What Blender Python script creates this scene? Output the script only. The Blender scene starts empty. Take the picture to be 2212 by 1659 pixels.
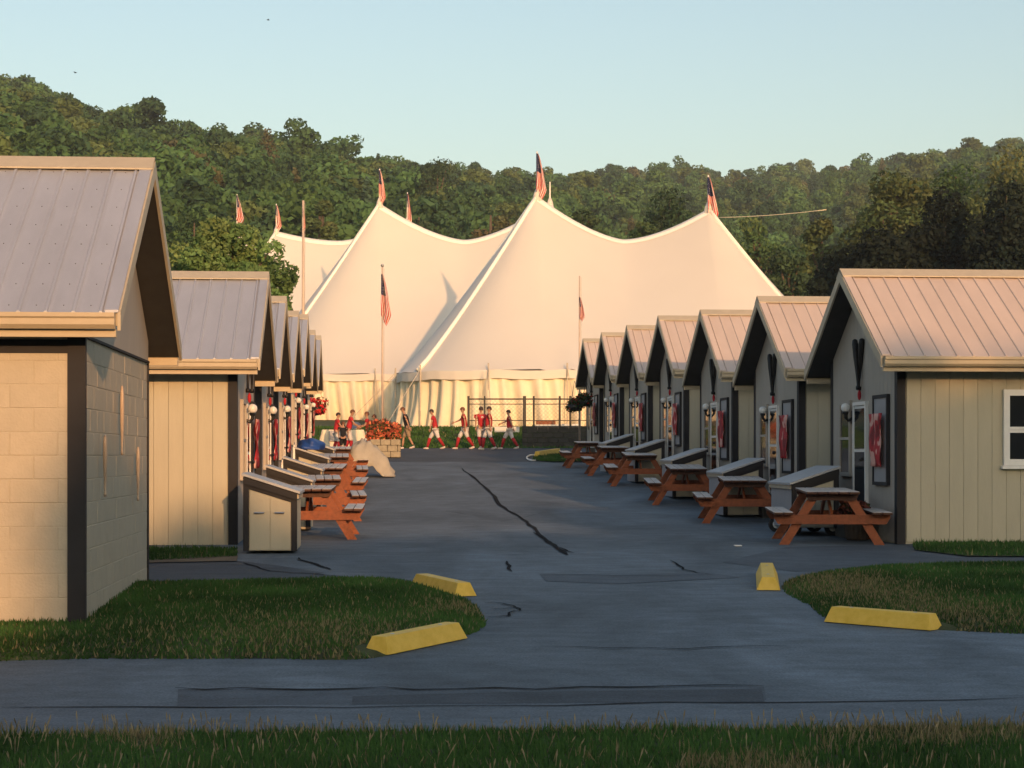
import bpy, bmesh, math, random
import numpy as np
from mathutils import Vector, Matrix
random.seed(7); np.random.seed(7)
R = math.radians
sc = bpy.context.scene
col = sc.collection
# ------------------------------------------------------------------ camera, sky, sun, exposure
F = 4000.0; VH = 985.0; UC = 1106.0; ZC = 2.1      # focal length, horizon row, centre column (2212-wide picture), eye height
cd = bpy.data.cameras.new('camera'); cam = bpy.data.objects.new('camera', cd); col.objects.link(cam)
cd.sensor_width = 36; cd.lens = 36*F/2212; cd.shift_y = 155.5/2212; cd.clip_end = 6000
cam.location = (0, 0, ZC); cam.rotation_euler = (R(90), 0, 0); sc.camera = cam
SUN_EL = 13.0; SUN_AZ = 163.0                       # azimuth from +Y towards +X: behind the camera, a little to the right
w = bpy.data.worlds.new('World'); sc.world = w; w.use_nodes = True
nt = w.node_tree; nt.nodes.clear()
sky = nt.nodes.new('ShaderNodeTexSky'); sky.sky_type = 'NISHITA'; sky.sun_disc = False
sky.sun_elevation = R(SUN_EL); sky.sun_rotation = R(SUN_AZ); sky.altitude = 300
sky.air_density = 1.3; sky.dust_density = 3.0; sky.ozone_density = 1.0
bg = nt.nodes.new('ShaderNodeBackground'); bg.inputs['Strength'].default_value = 0.14
ow = nt.nodes.new('ShaderNodeOutputWorld')
nt.links.new(sky.outputs[0], bg.inputs['Color']); nt.links.new(bg.outputs[0], ow.inputs['Surface'])
sd = bpy.data.lights.new('sun', 'SUN'); sun = bpy.data.objects.new('sun', sd); col.objects.link(sun)
sd.energy = 2.75; sd.angle = R(0.6); sd.color = (1.0, 0.51, 0.21)
_sv = Vector((math.sin(R(SUN_AZ))*math.cos(R(SUN_EL)), math.cos(R(SUN_AZ))*math.cos(R(SUN_EL)), math.sin(R(SUN_EL))))
sun.rotation_euler = _sv.to_track_quat('Z', 'Y').to_euler(); sun.location = _sv*60
vs = sc.view_settings; vs.view_transform = 'Standard'; vs.look = 'None'; vs.gamma = 1; vs.use_curve_mapping = False
vs.exposure = 0.5
sc.cycles.use_denoising = True
sc.cycles.max_bounces = 6; sc.cycles.diffuse_bounces = 3; sc.cycles.glossy_bounces = 3; sc.cycles.transparent_max_bounces = 6

# ------------------------------------------------------------------ helpers: naming
def tag(o, label=None, cat=None, group=None, kind=None):
    if label: o['label'] = label
    if cat: o['category'] = cat
    if group: o['group'] = group
    if kind: o['kind'] = kind
    return o
def link(o, parent=None):
    col.objects.link(o)
    if parent is not None: o.parent = parent
    return o
def empty(name, loc=(0, 0, 0), rz=0.0):
    o = bpy.data.objects.new(name, None); o.empty_display_size = .2
    o.location = loc; o.rotation_euler = (0, 0, rz); return link(o)
ORD = ['nearest', 'second', 'third', 'fourth', 'fifth', 'sixth', 'seventh', 'eighth']
# ------------------------------------------------------------------ helpers: geometry
class MB:
    def __init__(s): s.v = []; s.f = []; s.m = []
    def add(s, vs_, fs, mi=0):
        b = len(s.v); s.v += [tuple(p) for p in vs_]
        s.f += [tuple(i+b for i in q) for q in fs]; s.m += [mi]*len(fs); return s
    def box(s, x0, x1, y0, y1, z0, z1, mi=0):
        return s.add([(x0,y0,z0),(x1,y0,z0),(x1,y1,z0),(x0,y1,z0),(x0,y0,z1),(x1,y0,z1),(x1,y1,z1),(x0,y1,z1)],
                     [(0,3,2,1),(4,5,6,7),(0,1,5,4),(1,2,6,5),(2,3,7,6),(3,0,4,7)], mi)
    def cbox(s, x0, x1, y0, y1, z0, z1, c=.008, mi=0):      # box with chamfered edges
        P = []; F_ = []
        def ring(z, i): return [(x0+i,y0+c,z) if 0 else p for p in []]
        bm = bmesh.new()
        r = bmesh.ops.create_cube(bm, size=1)
        for v in bm.verts:
            v.co = Vector((x0 if v.co.x < 0 else x1, y0 if v.co.y < 0 else y1, z0 if v.co.z < 0 else z1))
        bmesh.ops.bevel(bm, geom=bm.edges[:], offset=c, segments=1, affect='EDGES')
        bm.verts.index_update()
        s.add([v.co[:] for v in bm.verts], [[v.index for v in f.verts] for f in bm.faces], mi); bm.free(); return s
    def prism(s, prof, axis, a, b, mi=0):                   # profile (list of 2D) extruded along axis
        n = len(prof)
        def P(p, t):
            return (t, p[0], p[1]) if axis == 'x' else (p[0], t, p[1]) if axis == 'y' else (p[0], p[1], t)
        vs_ = [P(p, a) for p in prof]+[P(p, b) for p in prof]
        fs = [tuple(range(n))[::-1], tuple(range(n, 2*n))]+[(i, (i+1) % n, n+(i+1) % n, n+i) for i in range(n)]
        return s.add(vs_, fs, mi)
    def bar(s, p, q, w_, h_, up=(0, 0, 1), mi=0):
        p = Vector(p); q = Vector(q); d = (q-p).normalized(); u = Vector(up)
        if abs(d.dot(u)) > .98: u = Vector((0, 1, 0))
        a = d.cross(u).normalized()*w_/2; b = a.cross(d).normalized()*h_/2
        vs_ = [p-a-b, p+a-b, p+a+b, p-a+b, q-a-b, q+a-b, q+a+b, q-a+b]
        return s.add(vs_, [(0,3,2,1),(4,5,6,7),(0,1,5,4),(1,2,6,5),(2,3,7,6),(3,0,4,7)], mi)
    def tube(s, pts, rad, n=8, mi=0, cap=True):
        pts = [Vector(p) for p in pts]; k = len(pts)
        rad = [rad]*k if not hasattr(rad, '__len__') else rad
        vs_ = []; fs = []
        ref = Vector((.31, .83, .47))
        for i, p in enumerate(pts):
            d = (pts[min(i+1, k-1)]-pts[max(i-1, 0)]).normalized()
            a = d.cross(ref).normalized(); b = d.cross(a)
            for j in range(n):
                t = 2*math.pi*j/n; vs_.append(p+(a*math.cos(t)+b*math.sin(t))*rad[i])
        for i in range(k-1):
            for j in range(n):
                fs.append((i*n+j, i*n+(j+1) % n, (i+1)*n+(j+1) % n, (i+1)*n+j))
        if cap: fs += [tuple(range(n))[::-1], tuple(range((k-1)*n, k*n))]
        return s.add(vs_, fs, mi)
    def lathe(s, prof, n=14, c=(0, 0, 0), mi=0):
        vs_ = []; fs = []; k = len(prof)
        for r, z in prof:
            for j in range(n):
                t = 2*math.pi*j/n; vs_.append((c[0]+r*math.cos(t), c[1]+r*math.sin(t), c[2]+z))
        for i in range(k-1):
            for j in range(n): fs.append((i*n+j, i*n+(j+1) % n, (i+1)*n+(j+1) % n, (i+1)*n+j))
        fs += [tuple(range(n))[::-1], tuple(range((k-1)*n, k*n))]
        return s.add(vs_, fs, mi)
    def ball(s, c, r, n=12, sz=1.0, mi=0):
        return s.lathe([(r*math.sin(math.pi*(i+.02)/(n//2+.04)), -r*sz*math.cos(math.pi*(i+.02)/(n//2+.04))) for i in range(n//2+1)], n, c, mi)
    def mesh(s, name, mats, smooth=False):
        me = bpy.data.meshes.new(name); me.from_pydata(s.v, [], s.f)
        for m_ in (mats if isinstance(mats, (list, tuple)) else [mats]): me.materials.append(m_)
        me.polygons.foreach_set('material_index', s.m)
        if smooth: me.polygons.foreach_set('use_smooth', [True]*len(s.f))
        me.update(); return me
    def build(s, name, mats, parent=None, smooth=False):
        return link(bpy.data.objects.new(name, s.mesh(name, mats, smooth)), parent)
def put(name, me, parent=None, loc=None, rot=None):
    o = bpy.data.objects.new(name, me)
    if loc is not None: o.location = loc
    if rot is not None: o.rotation_euler = rot
    return link(o, parent)
def np_mesh(name, V, Fq, mat, colors=None):
    me = bpy.data.meshes.new(name)
    k = Fq.shape[1]; n = len(Fq)
    me.vertices.add(len(V)); me.vertices.foreach_set('co', V.astype(np.float32).ravel())
    me.loops.add(n*k); me.loops.foreach_set('vertex_index', Fq.astype(np.int32).ravel())
    me.polygons.add(n); me.polygons.foreach_set('loop_start', np.arange(n, dtype=np.int32)*k)
    if colors is not None:
        a = me.attributes.new('tint', 'FLOAT_COLOR', 'POINT')
        c4 = np.ones((len(V), 4), np.float32); c4[:, :3] = colors; a.data.foreach_set('color', c4.ravel())
    me.materials.append(mat); me.update(calc_edges=True); return me
# ------------------------------------------------------------------ ground profile and picture <-> place conversion
GY = [-3000, -60, 0, 10, 16, 25.6, 31.4, 37, 43.6, 48.2, 54.4, 62, 70, 72, 77.5, 95, 150, 260, 4000]
GZ = [-1.0, -.6, 0, .35, .60, .86, .94, 1.10, 1.39, 1.58, 1.76, 2.0, 2.36, 2.42, 3.25, 3.9, 5.6, 8.0, 9.0]
def zg(y): return float(np.interp(y, GY, GZ))
def gpt(u, v, off=0.0):
    lo, hi = 6.0, 90.0
    for _ in range(50):
        m_ = (lo+hi)/2
        if ZC+(VH-v)/F*m_ > zg(m_): lo = m_
        else: hi = m_
    d = (lo+hi)/2
    return Vector(((u-UC)/F*d, d, zg(d)+off))
def at(u, v, d): return Vector(((u-UC)/F*d, d, ZC+(VH-v)/F*d))
RS = -0.074                                              # the lane runs a little left of the view axis
YAW = math.atan(-RS)
def row(o, d, off=0.0): return Vector((o+RS*d, d, zg(d)+off))
# ------------------------------------------------------------------ materials
def new_mat(name):
    m_ = bpy.data.materials.new(name); m_.use_nodes = True
    n = m_.node_tree.nodes; return m_, n, m_.node_tree.links, n['Principled BSDF']
def mat(name, c, rough=.7, metal=0.0, var=.18, scale=6.0, bump=0.0, bscale=60.0, spec=.4, streak=None, trans=0.0, c2=None, obj=True):
    m_, n, L, b = new_mat(name)
    b.inputs['Roughness'].default_value = rough; b.inputs['Metallic'].default_value = metal
    b.inputs['Specular IOR Level'].default_value = spec
    tc = n.new('ShaderNodeTexCoord'); src = tc.outputs['Object']
    oi = n.new('ShaderNodeObjectInfo')
    ad = n.new('ShaderNodeVectorMath'); ad.operation = 'ADD'; L.new(src, ad.inputs[0])
    cx = n.new('ShaderNodeCombineXYZ'); ml = n.new('ShaderNodeMath'); ml.operation = 'MULTIPLY'; ml.inputs[1].default_value = 37.0
    L.new(oi.outputs['Random'], ml.inputs[0]); L.new(ml.outputs[0], cx.inputs[0]); L.new(ml.outputs[0], cx.inputs[1]); L.new(cx.outputs[0], ad.inputs[1])
    src = ad.outputs[0]
    if streak:
        mp = n.new('ShaderNodeMapping'); mp.inputs['Scale'].default_value = streak; L.new(src, mp.inputs['Vector']); src = mp.outputs[0]
    nz = n.new('ShaderNodeTexNoise'); nz.inputs['Scale'].default_value = scale; nz.inputs['Detail'].default_value = 6
    nz.inputs['Roughness'].default_value = .65; L.new(src, nz.inputs['Vector'])
    rp = n.new('ShaderNodeValToRGB'); rp.color_ramp.elements[0].position = .3; rp.color_ramp.elements[1].position = .72
    lo = [x*(1-var) for x in c]; hi = [min(1, x*(1+var)) for x in (c2 or c)]
    rp.color_ramp.elements[0].color = (*lo, 1); rp.color_ramp.elements[1].color = (*hi, 1)
    L.new(nz.outputs['Fac'], rp.inputs['Fac'])
    hs = n.new('ShaderNodeHueSaturation'); mr = n.new('ShaderNodeMapRange'); mr.inputs['To Min'].default_value = 1-var*.35; mr.inputs['To Max'].default_value = 1+var*.35
    L.new(oi.outputs['Random'], mr.inputs['Value']); L.new(mr.outputs[0], hs.inputs['Value']); L.new(rp.outputs[0], hs.inputs['Color'])
    L.new(hs.outputs[0], b.inputs['Base Color'])
    if trans: b.inputs['Transmission Weight'].default_value = trans
    if bump:
        n2 = n.new('ShaderNodeTexNoise'); n2.inputs['Scale'].default_value = bscale; n2.inputs['Detail'].default_value = 4
        L.new(src, n2.inputs['Vector'])
        bp = n.new('ShaderNodeBump'); bp.inputs['Strength'].default_value = bump; bp.inputs['Distance'].default_value = .02
        L.new(n2.outputs['Fac'], bp.inputs['Height']); L.new(bp.outputs[0], b.inputs['Normal'])
    return m_
def foliage_mat(name, trans=.25, bright=1.35, sat=1.0):
    m_, n, L, b = new_mat(name); b.inputs['Roughness'].default_value = .75; b.inputs['Specular IOR Level'].default_value = .2
    at_ = n.new('ShaderNodeAttribute'); at_.attribute_name = 'tint'
    oi = n.new('ShaderNodeObjectInfo')
    hs = n.new('ShaderNodeHueSaturation'); mr = n.new('ShaderNodeMapRange'); mr.inputs['To Min'].default_value = .8*bright; mr.inputs['To Max'].default_value = 1.2*bright
    hs.inputs['Saturation'].default_value = sat
    L.new(oi.outputs['Random'], mr.inputs['Value']); L.new(mr.outputs[0], hs.inputs['Value']); L.new(at_.outputs['Color'], hs.inputs['Color'])
    L.new(hs.outputs[0], b.inputs['Base Color'])
    tr = n.new('ShaderNodeBsdfTranslucent'); L.new(hs.outputs[0], tr.inputs['Color'])
    mx = n.new('ShaderNodeMixShader'); mx.inputs[0].default_value = trans
    L.new(b.outputs[0], mx.inputs[1]); L.new(tr.outputs[0], mx.inputs[2]); L.new(mx.outputs[0], n['Material Output'].inputs['Surface'])
    return m_
def asphalt_mat(name, c, patch=.35, seed=0.0):
    m_, n, L, b = new_mat(name); b.inputs['Roughness'].default_value = .82; b.inputs['Specular IOR Level'].default_value = .35
    tc = n.new('ShaderNodeTexCoord')
    mp = n.new('ShaderNodeMapping'); mp.inputs['Location'].default_value = (seed, seed, 0); mp.inputs['Scale'].default_value = (.55, .22, 1); L.new(tc.outputs['Object'], mp.inputs['Vector'])
    a = n.new('ShaderNodeTexNoise'); a.inputs['Scale'].default_value = 1.0; a.inputs['Detail'].default_value = 7; a.inputs['Roughness'].default_value = .62; a.inputs['Distortion'].default_value = .6; L.new(mp.outputs[0], a.inputs['Vector'])
    g = n.new('ShaderNodeTexNoise'); g.inputs['Scale'].default_value = 55; g.inputs['Detail'].default_value = 3; L.new(tc.outputs['Object'], g.inputs['Vector'])
    r1 = n.new('ShaderNodeValToRGB'); e = r1.color_ramp.elements
    e[0].position = .32; e[1].position = .7
    e[0].color = (*[x*(1-patch) for x in c], 1); e[1].color = (*[x*(1+patch) for x in c], 1)
    L.new(a.outputs['Fac'], r1.inputs['Fac'])
    mp2 = n.new('ShaderNodeMapping'); mp2.inputs['Location'].default_value = (seed*3, seed, 0); mp2.inputs['Scale'].default_value = (1.1, 2.6, 1); L.new(tc.outputs['Object'], mp2.inputs['Vector'])
    st = n.new('ShaderNodeTexNoise'); st.inputs['Scale'].default_value = 1.6; st.inputs['Detail'].default_value = 9; st.inputs['Roughness'].default_value = .72; st.inputs['Distortion'].default_value = .4; L.new(mp2.outputs[0], st.inputs['Vector'])
    sm = n.new('ShaderNodeMath'); sm.operation = 'MULTIPLY_ADD'; sm.inputs[1].default_value = 1.1; L.new(st.outputs['Fac'], sm.inputs[0])
    sh_ = n.new('ShaderNodeMath'); sh_.operation = 'SUBTRACT'; sh_.inputs[1].default_value = .55; L.new(g.outputs['Fac'], sh_.inputs[0]); L.new(sh_.outputs[0], sm.inputs[2])
    mr = n.new('ShaderNodeMapRange'); mr.inputs['From Min'].default_value = .2; mr.inputs['From Max'].default_value = .8; mr.inputs['To Min'].default_value = .62; mr.inputs['To Max'].default_value = 1.38
    L.new(sm.outputs[0], mr.inputs['Value'])
    hs = n.new('ShaderNodeHueSaturation'); L.new(r1.outputs[0], hs.inputs['Color']); L.new(mr.outputs[0], hs.inputs['Value']); L.new(hs.outputs[0], b.inputs['Base Color'])
    bp = n.new('ShaderNodeBump'); bp.inputs['Strength'].default_value = .35; bp.inputs['Distance'].default_value = .012
    L.new(g.outputs['Fac'], bp.inputs['Height']); L.new(bp.outputs[0], b.inputs['Normal'])
    return m_
M = {}
M['asphalt'] = asphalt_mat('asphalt', (.104, .132, .160), .36)
M['asphalt_dark'] = asphalt_mat('asphalt_dark', (.052, .064, .080), .2, 5)
M['asphalt_mid'] = asphalt_mat('asphalt_mid', (.074, .092, .114), .2, 9)
M['asphalt_light'] = asphalt_mat('asphalt_light', (.108, .134, .162), .12, 13)
M['tar'] = mat('tar', (.018, .019, .022), .95, var=.3, spec=.05)
M['soil'] = mat('soil', (.045, .055, .022), .95, var=.4, scale=3, bump=.5, c2=(.07, .085, .032))
M['dirt'] = mat('dirt', (.16, .12, .08), .95, var=.3, scale=4, bump=.4)
M['siding'] = mat('siding', (.47, .43, .325), .72, var=.07, scale=3, streak=(1, 1, .25), bump=.12, bscale=40)
M['gable'] = mat('gable_siding', (.43, .38, .325), .72, var=.07, scale=3, streak=(1, 1, .25), bump=.12, bscale=40)
M['block'] = mat('block_paint', (.47, .41, .315), .7, var=.06, scale=5, bump=.25, bscale=45)
M['mortar'] = mat('mortar_paint', (.455, .395, .30), .8, var=.08, scale=9, bump=.3)
M['concrete_dark'] = mat('foundation_concrete', (.10, .095, .085), .9, var=.25, bump=.4)
M['trim_dark'] = mat('dark_trim', (.016, .015, .018), .7, var=.2, scale=4)
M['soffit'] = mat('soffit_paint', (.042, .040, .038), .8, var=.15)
M['trim_light'] = mat('light_trim', (.47, .41, .31), .5, var=.08)
M['gutter'] = mat('gutter_metal', (.48, .40, .28), .4, var=.06)
M['roof_grey'] = mat('galvanised_roof', (.44, .46, .52), .42, metal=.30, var=.10, scale=2.2, streak=(1, .35, .35))
M['roof_beige'] = mat('painted_roof', (.56, .46, .41), .5, var=.07, scale=2.2, streak=(1, .35, .35))
M['white'] = mat('white_paint', (.78, .77, .74), .45, var=.05)
M['glass_dark'] = mat('window_glass', (.02, .022, .026), .05, var=.1, spec=.9)
M['globe'] = mat('lamp_globe', (.82, .80, .76), .25, var=.03, spec=.6)
M['black'] = mat('black_metal', (.014, .014, .015), .4, var=.2)
M['grey_board'] = mat('grey_board', (.34, .34, .36), .6, var=.06)
M['bat_dark'] = mat('dark_bat_wood', (.014, .012, .012), .5, var=.25)
M['bat_wood'] = mat('bat_wood', (.44, .34, .26), .3, var=.2, streak=(6, 6, .5))
M['wood'] = mat('stained_wood', (.25, .068, .024), .55, var=.3, scale=5, streak=(3, .5, 3), bump=.2, bscale=30)
M['wood_top'] = mat('weathered_wood', (.46, .43, .41), .45, var=.25, scale=5, streak=(3, .4, 3), bump=.2, bscale=30)
M['wood_dark'] = mat('dark_stained_wood', (.070, .024, .012), .6, var=.3, scale=5, streak=(3, .5, 3))
M['yellow'] = mat('yellow_paint', (.72, .46, .05), .6, var=.08, scale=9, bump=.12, bscale=50, c2=(.74, .50, .09))
M['lid'] = mat('locker_lid', (.42, .43, .45), .5, var=.1)
M['tyre'] = mat('tyre_rubber', (.02, .02, .02), .8)
M['tent'] = None
M['steel'] = mat('steel', (.45, .45, .46), .35, metal=.9, var=.08)
M['steel_dark'] = mat('dull_screw', (.10, .10, .11), .6, metal=.3)
M['pole'] = mat('flagpole', (.50, .40, .34), .45, metal=.0, var=.1)
M['rope'] = mat('rope', (.5, .44, .36), .8)
M['fence'] = mat('fence_metal', (.03, .028, .026), .5, var=.2)
M['galv'] = mat('galvanised_wire', (.25, .23, .2), .5, metal=.5)
M['stone'] = mat('planter_stone', (.34, .30, .22), .85, var=.2, scale=7, bump=.5, bscale=25)
M['retain'] = mat('retaining_block', (.045, .045, .042), .9, var=.3, scale=5, bump=.5, bscale=25)
M['cloth'] = mat('tan_cloth', (.40, .37, .31), .9, var=.1, scale=3)
M['cloth_white'] = mat('cream_cloth', (.78, .70, .55), .9, var=.08)
M['tarp_blue'] = mat('blue_tarp', (.02, .07, .30), .5, var=.2)
M['skin'] = mat('skin', (.42, .23, .15), .55, var=.06)
M['jersey'] = mat('red_jersey', (.44, .022, .03), .8, var=.15, scale=9)
M['maroon'] = mat('maroon_shirt', (.16, .012, .014), .85, var=.15)
M['navy'] = mat('black_shirt', (.014, .014, .017), .85, var=.2)
M['khaki'] = mat('khaki_cloth', (.30, .22, .14), .85, var=.12)
M['pants'] = mat('white_trousers', (.62, .60, .60), .85, var=.06)
M['sock'] = mat('red_sock', (.36, .02, .028), .85, var=.1)
M['shoe'] = mat('pale_shoe', (.60, .52, .48), .6)
M['hair'] = mat('dark_hair', (.035, .018, .012), .6)
M['hair_brown'] = mat('brown_hair', (.14, .055, .025), .6)
M['cap'] = mat('red_cap', (.22, .014, .02), .7)
M['leaf'] = foliage_mat('leaves', .3, 1.35, .86)
M['leaf_far'] = foliage_mat('forest_leaves', .3, 1.65, .92)
M['grass'] = foliage_mat('grass_blades', .3, 1.0)
M['bark'] = mat('bark', (.10, .075, .055), .9, var=.3, scale=9, streak=(4, 4, .6), bump=.6, bscale=20)
M['flower'] = foliage_mat('flower_petals', .15, 1.0)
def tent_mat():
    m_, n, L, b = new_mat('tent_vinyl'); b.inputs['Roughness'].default_value = .55; b.inputs['Specular IOR Level'].default_value = .3
    b.inputs['Base Color'].default_value = (.84, .81, .76, 1)
    tc = n.new('ShaderNodeTexCoord'); nz = n.new('ShaderNodeTexNoise'); nz.inputs['Scale'].default_value = .5; nz.inputs['Detail'].default_value = 5
    L.new(tc.outputs['Object'], nz.inputs['Vector'])
    rp = n.new('ShaderNodeValToRGB'); rp.color_ramp.elements[0].color = (.74, .71, .67, 1); rp.color_ramp.elements[1].color = (.80, .77, .73, 1)
    L.new(nz.outputs['Fac'], rp.inputs['Fac']); L.new(rp.outputs[0], b.inputs['Base Color'])
    tr = n.new('ShaderNodeBsdfTranslucent'); tr.inputs['Color'].default_value = (.80, .66, .45, 1)
    mx = n.new('ShaderNodeMixShader'); mx.inputs[0].default_value = .2
    L.new(b.outputs[0], mx.inputs[1]); L.new(tr.outputs[0], mx.inputs[2]); L.new(mx.outputs[0], n['Material Output'].inputs['Surface'])
    return m_
M['tent'] = tent_mat()
M['lit_edge'] = mat('tent_lit_edge', (.90, .87, .80), .6, var=.03)  # whiter than the canopy: sunlight on the roof edges put into the colour
M['tent_wall'] = mat('tent_wall_vinyl', (.76, .68, .52), .6, var=.06, scale=2)
def flag_mat():
    m_, n, L, b = new_mat('striped_flag_cloth'); b.inputs['Roughness'].default_value = .85
    uv = n.new('ShaderNodeUVMap'); sx = n.new('ShaderNodeSeparateXYZ'); L.new(uv.outputs[0], sx.inputs[0])
    def math_(op, a, b_=None):
        q = n.new('ShaderNodeMath'); q.operation = op
        for i, x in enumerate((a, b_)):
            if x is None: continue
            if isinstance(x, (int, float)): q.inputs[i].default_value = x
            else: L.new(x, q.inputs[i])
        return q.outputs[0]
    st = math_('MULTIPLY', sx.outputs[1], 6.5); st = math_('FRACT', st); st = math_('GREATER_THAN', st, .5)
    can = math_('MULTIPLY', math_('LESS_THAN', sx.outputs[0], .42), math_('GREATER_THAN', sx.outputs[1], .46))
    vo = n.new('ShaderNodeTexVoronoi'); vo.inputs['Scale'].default_value = 16; L.new(uv.outputs[0], vo.inputs['Vector'])
    star = math_('LESS_THAN', vo.outputs['Distance'], .22)
    def mix(fac, a, c_):
        q = n.new('ShaderNodeMix'); q.data_type = 'RGBA'; L.new(fac, q.inputs['Factor'])
        for x, k in ((a, 'A'), (c_, 'B')):
            s_ = [i for i in q.inputs if i.identifier == k+'_Color'][0]
            if isinstance(x, tuple): s_.default_value = (*x, 1)
            else: L.new(x, s_)
        return [o for o in q.outputs if o.identifier == 'Result_Color'][0]
    c1 = mix(st, (.48, .02, .03), (.72, .66, .62)); c2 = mix(star, (.02, .025, .09), (.55, .55, .58)); c3 = mix(can, c1, c2)
    L.new(c3, b.inputs['Base Color']); return m_
M['flag'] = flag_mat()
def banner_mat():
    m_, n, L, b = new_mat('red_banner_print'); b.inputs['Roughness'].default_value = .6
    tc = n.new('ShaderNodeTexCoord'); mp = n.new('ShaderNodeMapping'); mp.inputs['Scale'].default_value = (1, 3.2, 1.5); L.new(tc.outputs['Object'], mp.inputs['Vector'])
    oi = n.new('ShaderNodeObjectInfo'); cx = n.new('ShaderNodeCombineXYZ'); ml = n.new('ShaderNodeMath'); ml.operation = 'MULTIPLY'; ml.inputs[1].default_value = 9
    L.new(oi.outputs['Random'], ml.inputs[0]); L.new(ml.outputs[0], cx.inputs[0]); ad = n.new('ShaderNodeVectorMath'); L.new(mp.outputs[0], ad.inputs[0]); L.new(cx.outputs[0], ad.inputs[1])
    nz = n.new('ShaderNodeTexNoise'); nz.inputs['Scale'].default_value = 2.6; nz.inputs['Detail'].default_value = 1.5; L.new(ad.outputs[0], nz.inputs['Vector'])
    rp = n.new('ShaderNodeValToRGB'); e = rp.color_ramp.elements
    e[0].position = .40; e[0].color = (.20, .010, .014, 1); e[1].position = .47; e[1].color = (.46, .022, .03, 1)
    x = e.new(.545); x.color = (.46, .022, .03, 1); x = e.new(.57); x.color = (.72, .40, .34, 1)
    L.new(nz.outputs['Fac'], rp.inputs['Fac']); L.new(rp.outputs[0], b.inputs['Base Color']); return m_
M['banner'] = banner_mat()

# ================================================================== SETTING: ground, roads, grass
def sheet(name, poly, off, m_, kind='structure', parent=None, label=None):
    bm = bmesh.new(); vs_ = [bm.verts.new((p[0], p[1], 0)) for p in poly]; bm.faces.new(vs_)
    bmesh.ops.triangulate(bm, faces=bm.faces[:])
    for y in GY:
        bmesh.ops.bisect_plane(bm, geom=bm.verts[:]+bm.edges[:]+bm.faces[:], plane_co=(0, y, 0), plane_no=(0, 1, 0))
    for v in bm.verts: v.co.z = zg(v.co.y)+off
    bmesh.ops.recalc_face_normals(bm, faces=bm.faces[:])
    if sum(f.normal.z for f in bm.faces) < 0: bmesh.ops.reverse_faces(bm, faces=bm.faces[:])
    me = bpy.data.meshes.new(name); bm.to_mesh(me); bm.free(); me.materials.append(m_)
    o = link(bpy.data.objects.new(name, me), parent)
    if parent is None: tag(o, label, kind=kind)
    return o
def pp(*uv): return [gpt(u, v)[:2] for u, v in uv]
def smooth_poly(pts, n=6):
    P = [Vector((p[0], p[1])) for p in pts]; out = []; k = len(P)
    for i in range(k):
        a, b, c, d = P[i-1], P[i], P[(i+1) % k], P[(i+2) % k]
        for j in range(n):
            t = j/n
            q = .5*((2*b)+(c-a)*t+(2*a-5*b+4*c-d)*t*t+(3*b-a-3*c+d)*t**3); out.append((q.x, q.y))
    return out
sheet('ground', [(-3500, -3000), (3500, -3000), (3500, 3900), (-3500, 3900)], -.012, M['soil'], label='grassy ground running out to the wooded hills')
lane = sheet('lane', [(-40, 11), (40, 11), (40, 59.3), (-40, 59.3)], 0.0, M['asphalt'], label='worn grey asphalt lane between the two cabin rows')
sheet('cross_road', [(-60, 59.3), (60, 59.3), (60, 71.4), (-60, 71.4)], .002, M['asphalt_dark'], label='dark asphalt road crossing in front of the tents')
# foreground: lighter road strip, grass verge
def line_y(v0, v1, x):
    a = gpt(0, v0); b = gpt(2212, v1); t = (x-a.x)/(b.x-a.x); return a.y+(b.y-a.y)*t
ya = lambda x: line_y(1531, 1509, x)
yb = lambda x: line_y(1590, 1573, x)
sheet('road', [(-30, ya(-30)), (30, ya(30)), (30, 9), (-30, 9)], .006, M['asphalt_light'], label='smoother pale asphalt strip along the front grass')
# asphalt tone patches and tar lines belong to the lane
sheet('asphalt_patch', pp((385, 1490), (1650, 1484), (1656, 1519), (383, 1527)), .004, M['asphalt_mid'], parent=lane)
sheet('asphalt_patch', pp((762, 1506), (1100, 1497), (1645, 1490), (1652, 1518), (760, 1524)), .008, M['asphalt_dark'], parent=lane)
sheet('asphalt_patch', pp((318, 1214), (512, 1212), (600, 1222), (700, 1238), (600, 1262), (100, 1268), (100, 1216)), .004, M['asphalt_dark'], parent=lane)
sheet('asphalt_patch', pp((1700, 1182), (1960, 1178), (2300, 1208), (2300, 1224), (1720, 1236), (1560, 1215)), .004, M['asphalt_mid'], parent=lane)
sheet('asphalt_patch', pp((1165, 1240), (1330, 1243), (1520, 1236), (1600, 1248), (1330, 1262), (1180, 1256)), .004, M['asphalt_mid'], parent=lane)
def crack(uvs, wd=.05):
    wd *= .62
    P = [gpt(u, v) for u, v in uvs]; Q = []
    rnd = random.Random(len(uvs)*7+int(uvs[0][0]))
    for i in range(len(P)-1):
        for j in range(4):
            t = j/4; p = P[i].lerp(P[i+1], t); Q.append(p+Vector((rnd.uniform(-.03, .03), rnd.uniform(-.06, .06), 0)))
    Q.append(P[-1]); mb = MB(); vs_ = []; n = len(Q)
    for i, p in enumerate(Q):
        d = (Q[min(i+1, n-1)]-Q[max(i-1, 0)]); d.z = 0; d.normalize(); a = Vector((-d.y, d.x, 0))
        w_ = wd*rnd.uniform(.5, 1.3)*(0.3 if i in (0, n-1) else 1)
        for s in (-1, 1): q = p+a*w_*s; vs_.append((q.x, q.y, zg(q.y)+.011))
    mb.add(vs_, [(2*i, 2*i+1, 2*i+3, 2*i+2) for i in range(n-1)]); mb.build('tar_seam', M['tar'], lane)
crack([(996, 1012), (1030, 1038), (1062, 1066), (1088, 1098), (1130, 1122), (1152, 1140), (1185, 1172), (1226, 1200)], .055)
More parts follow.
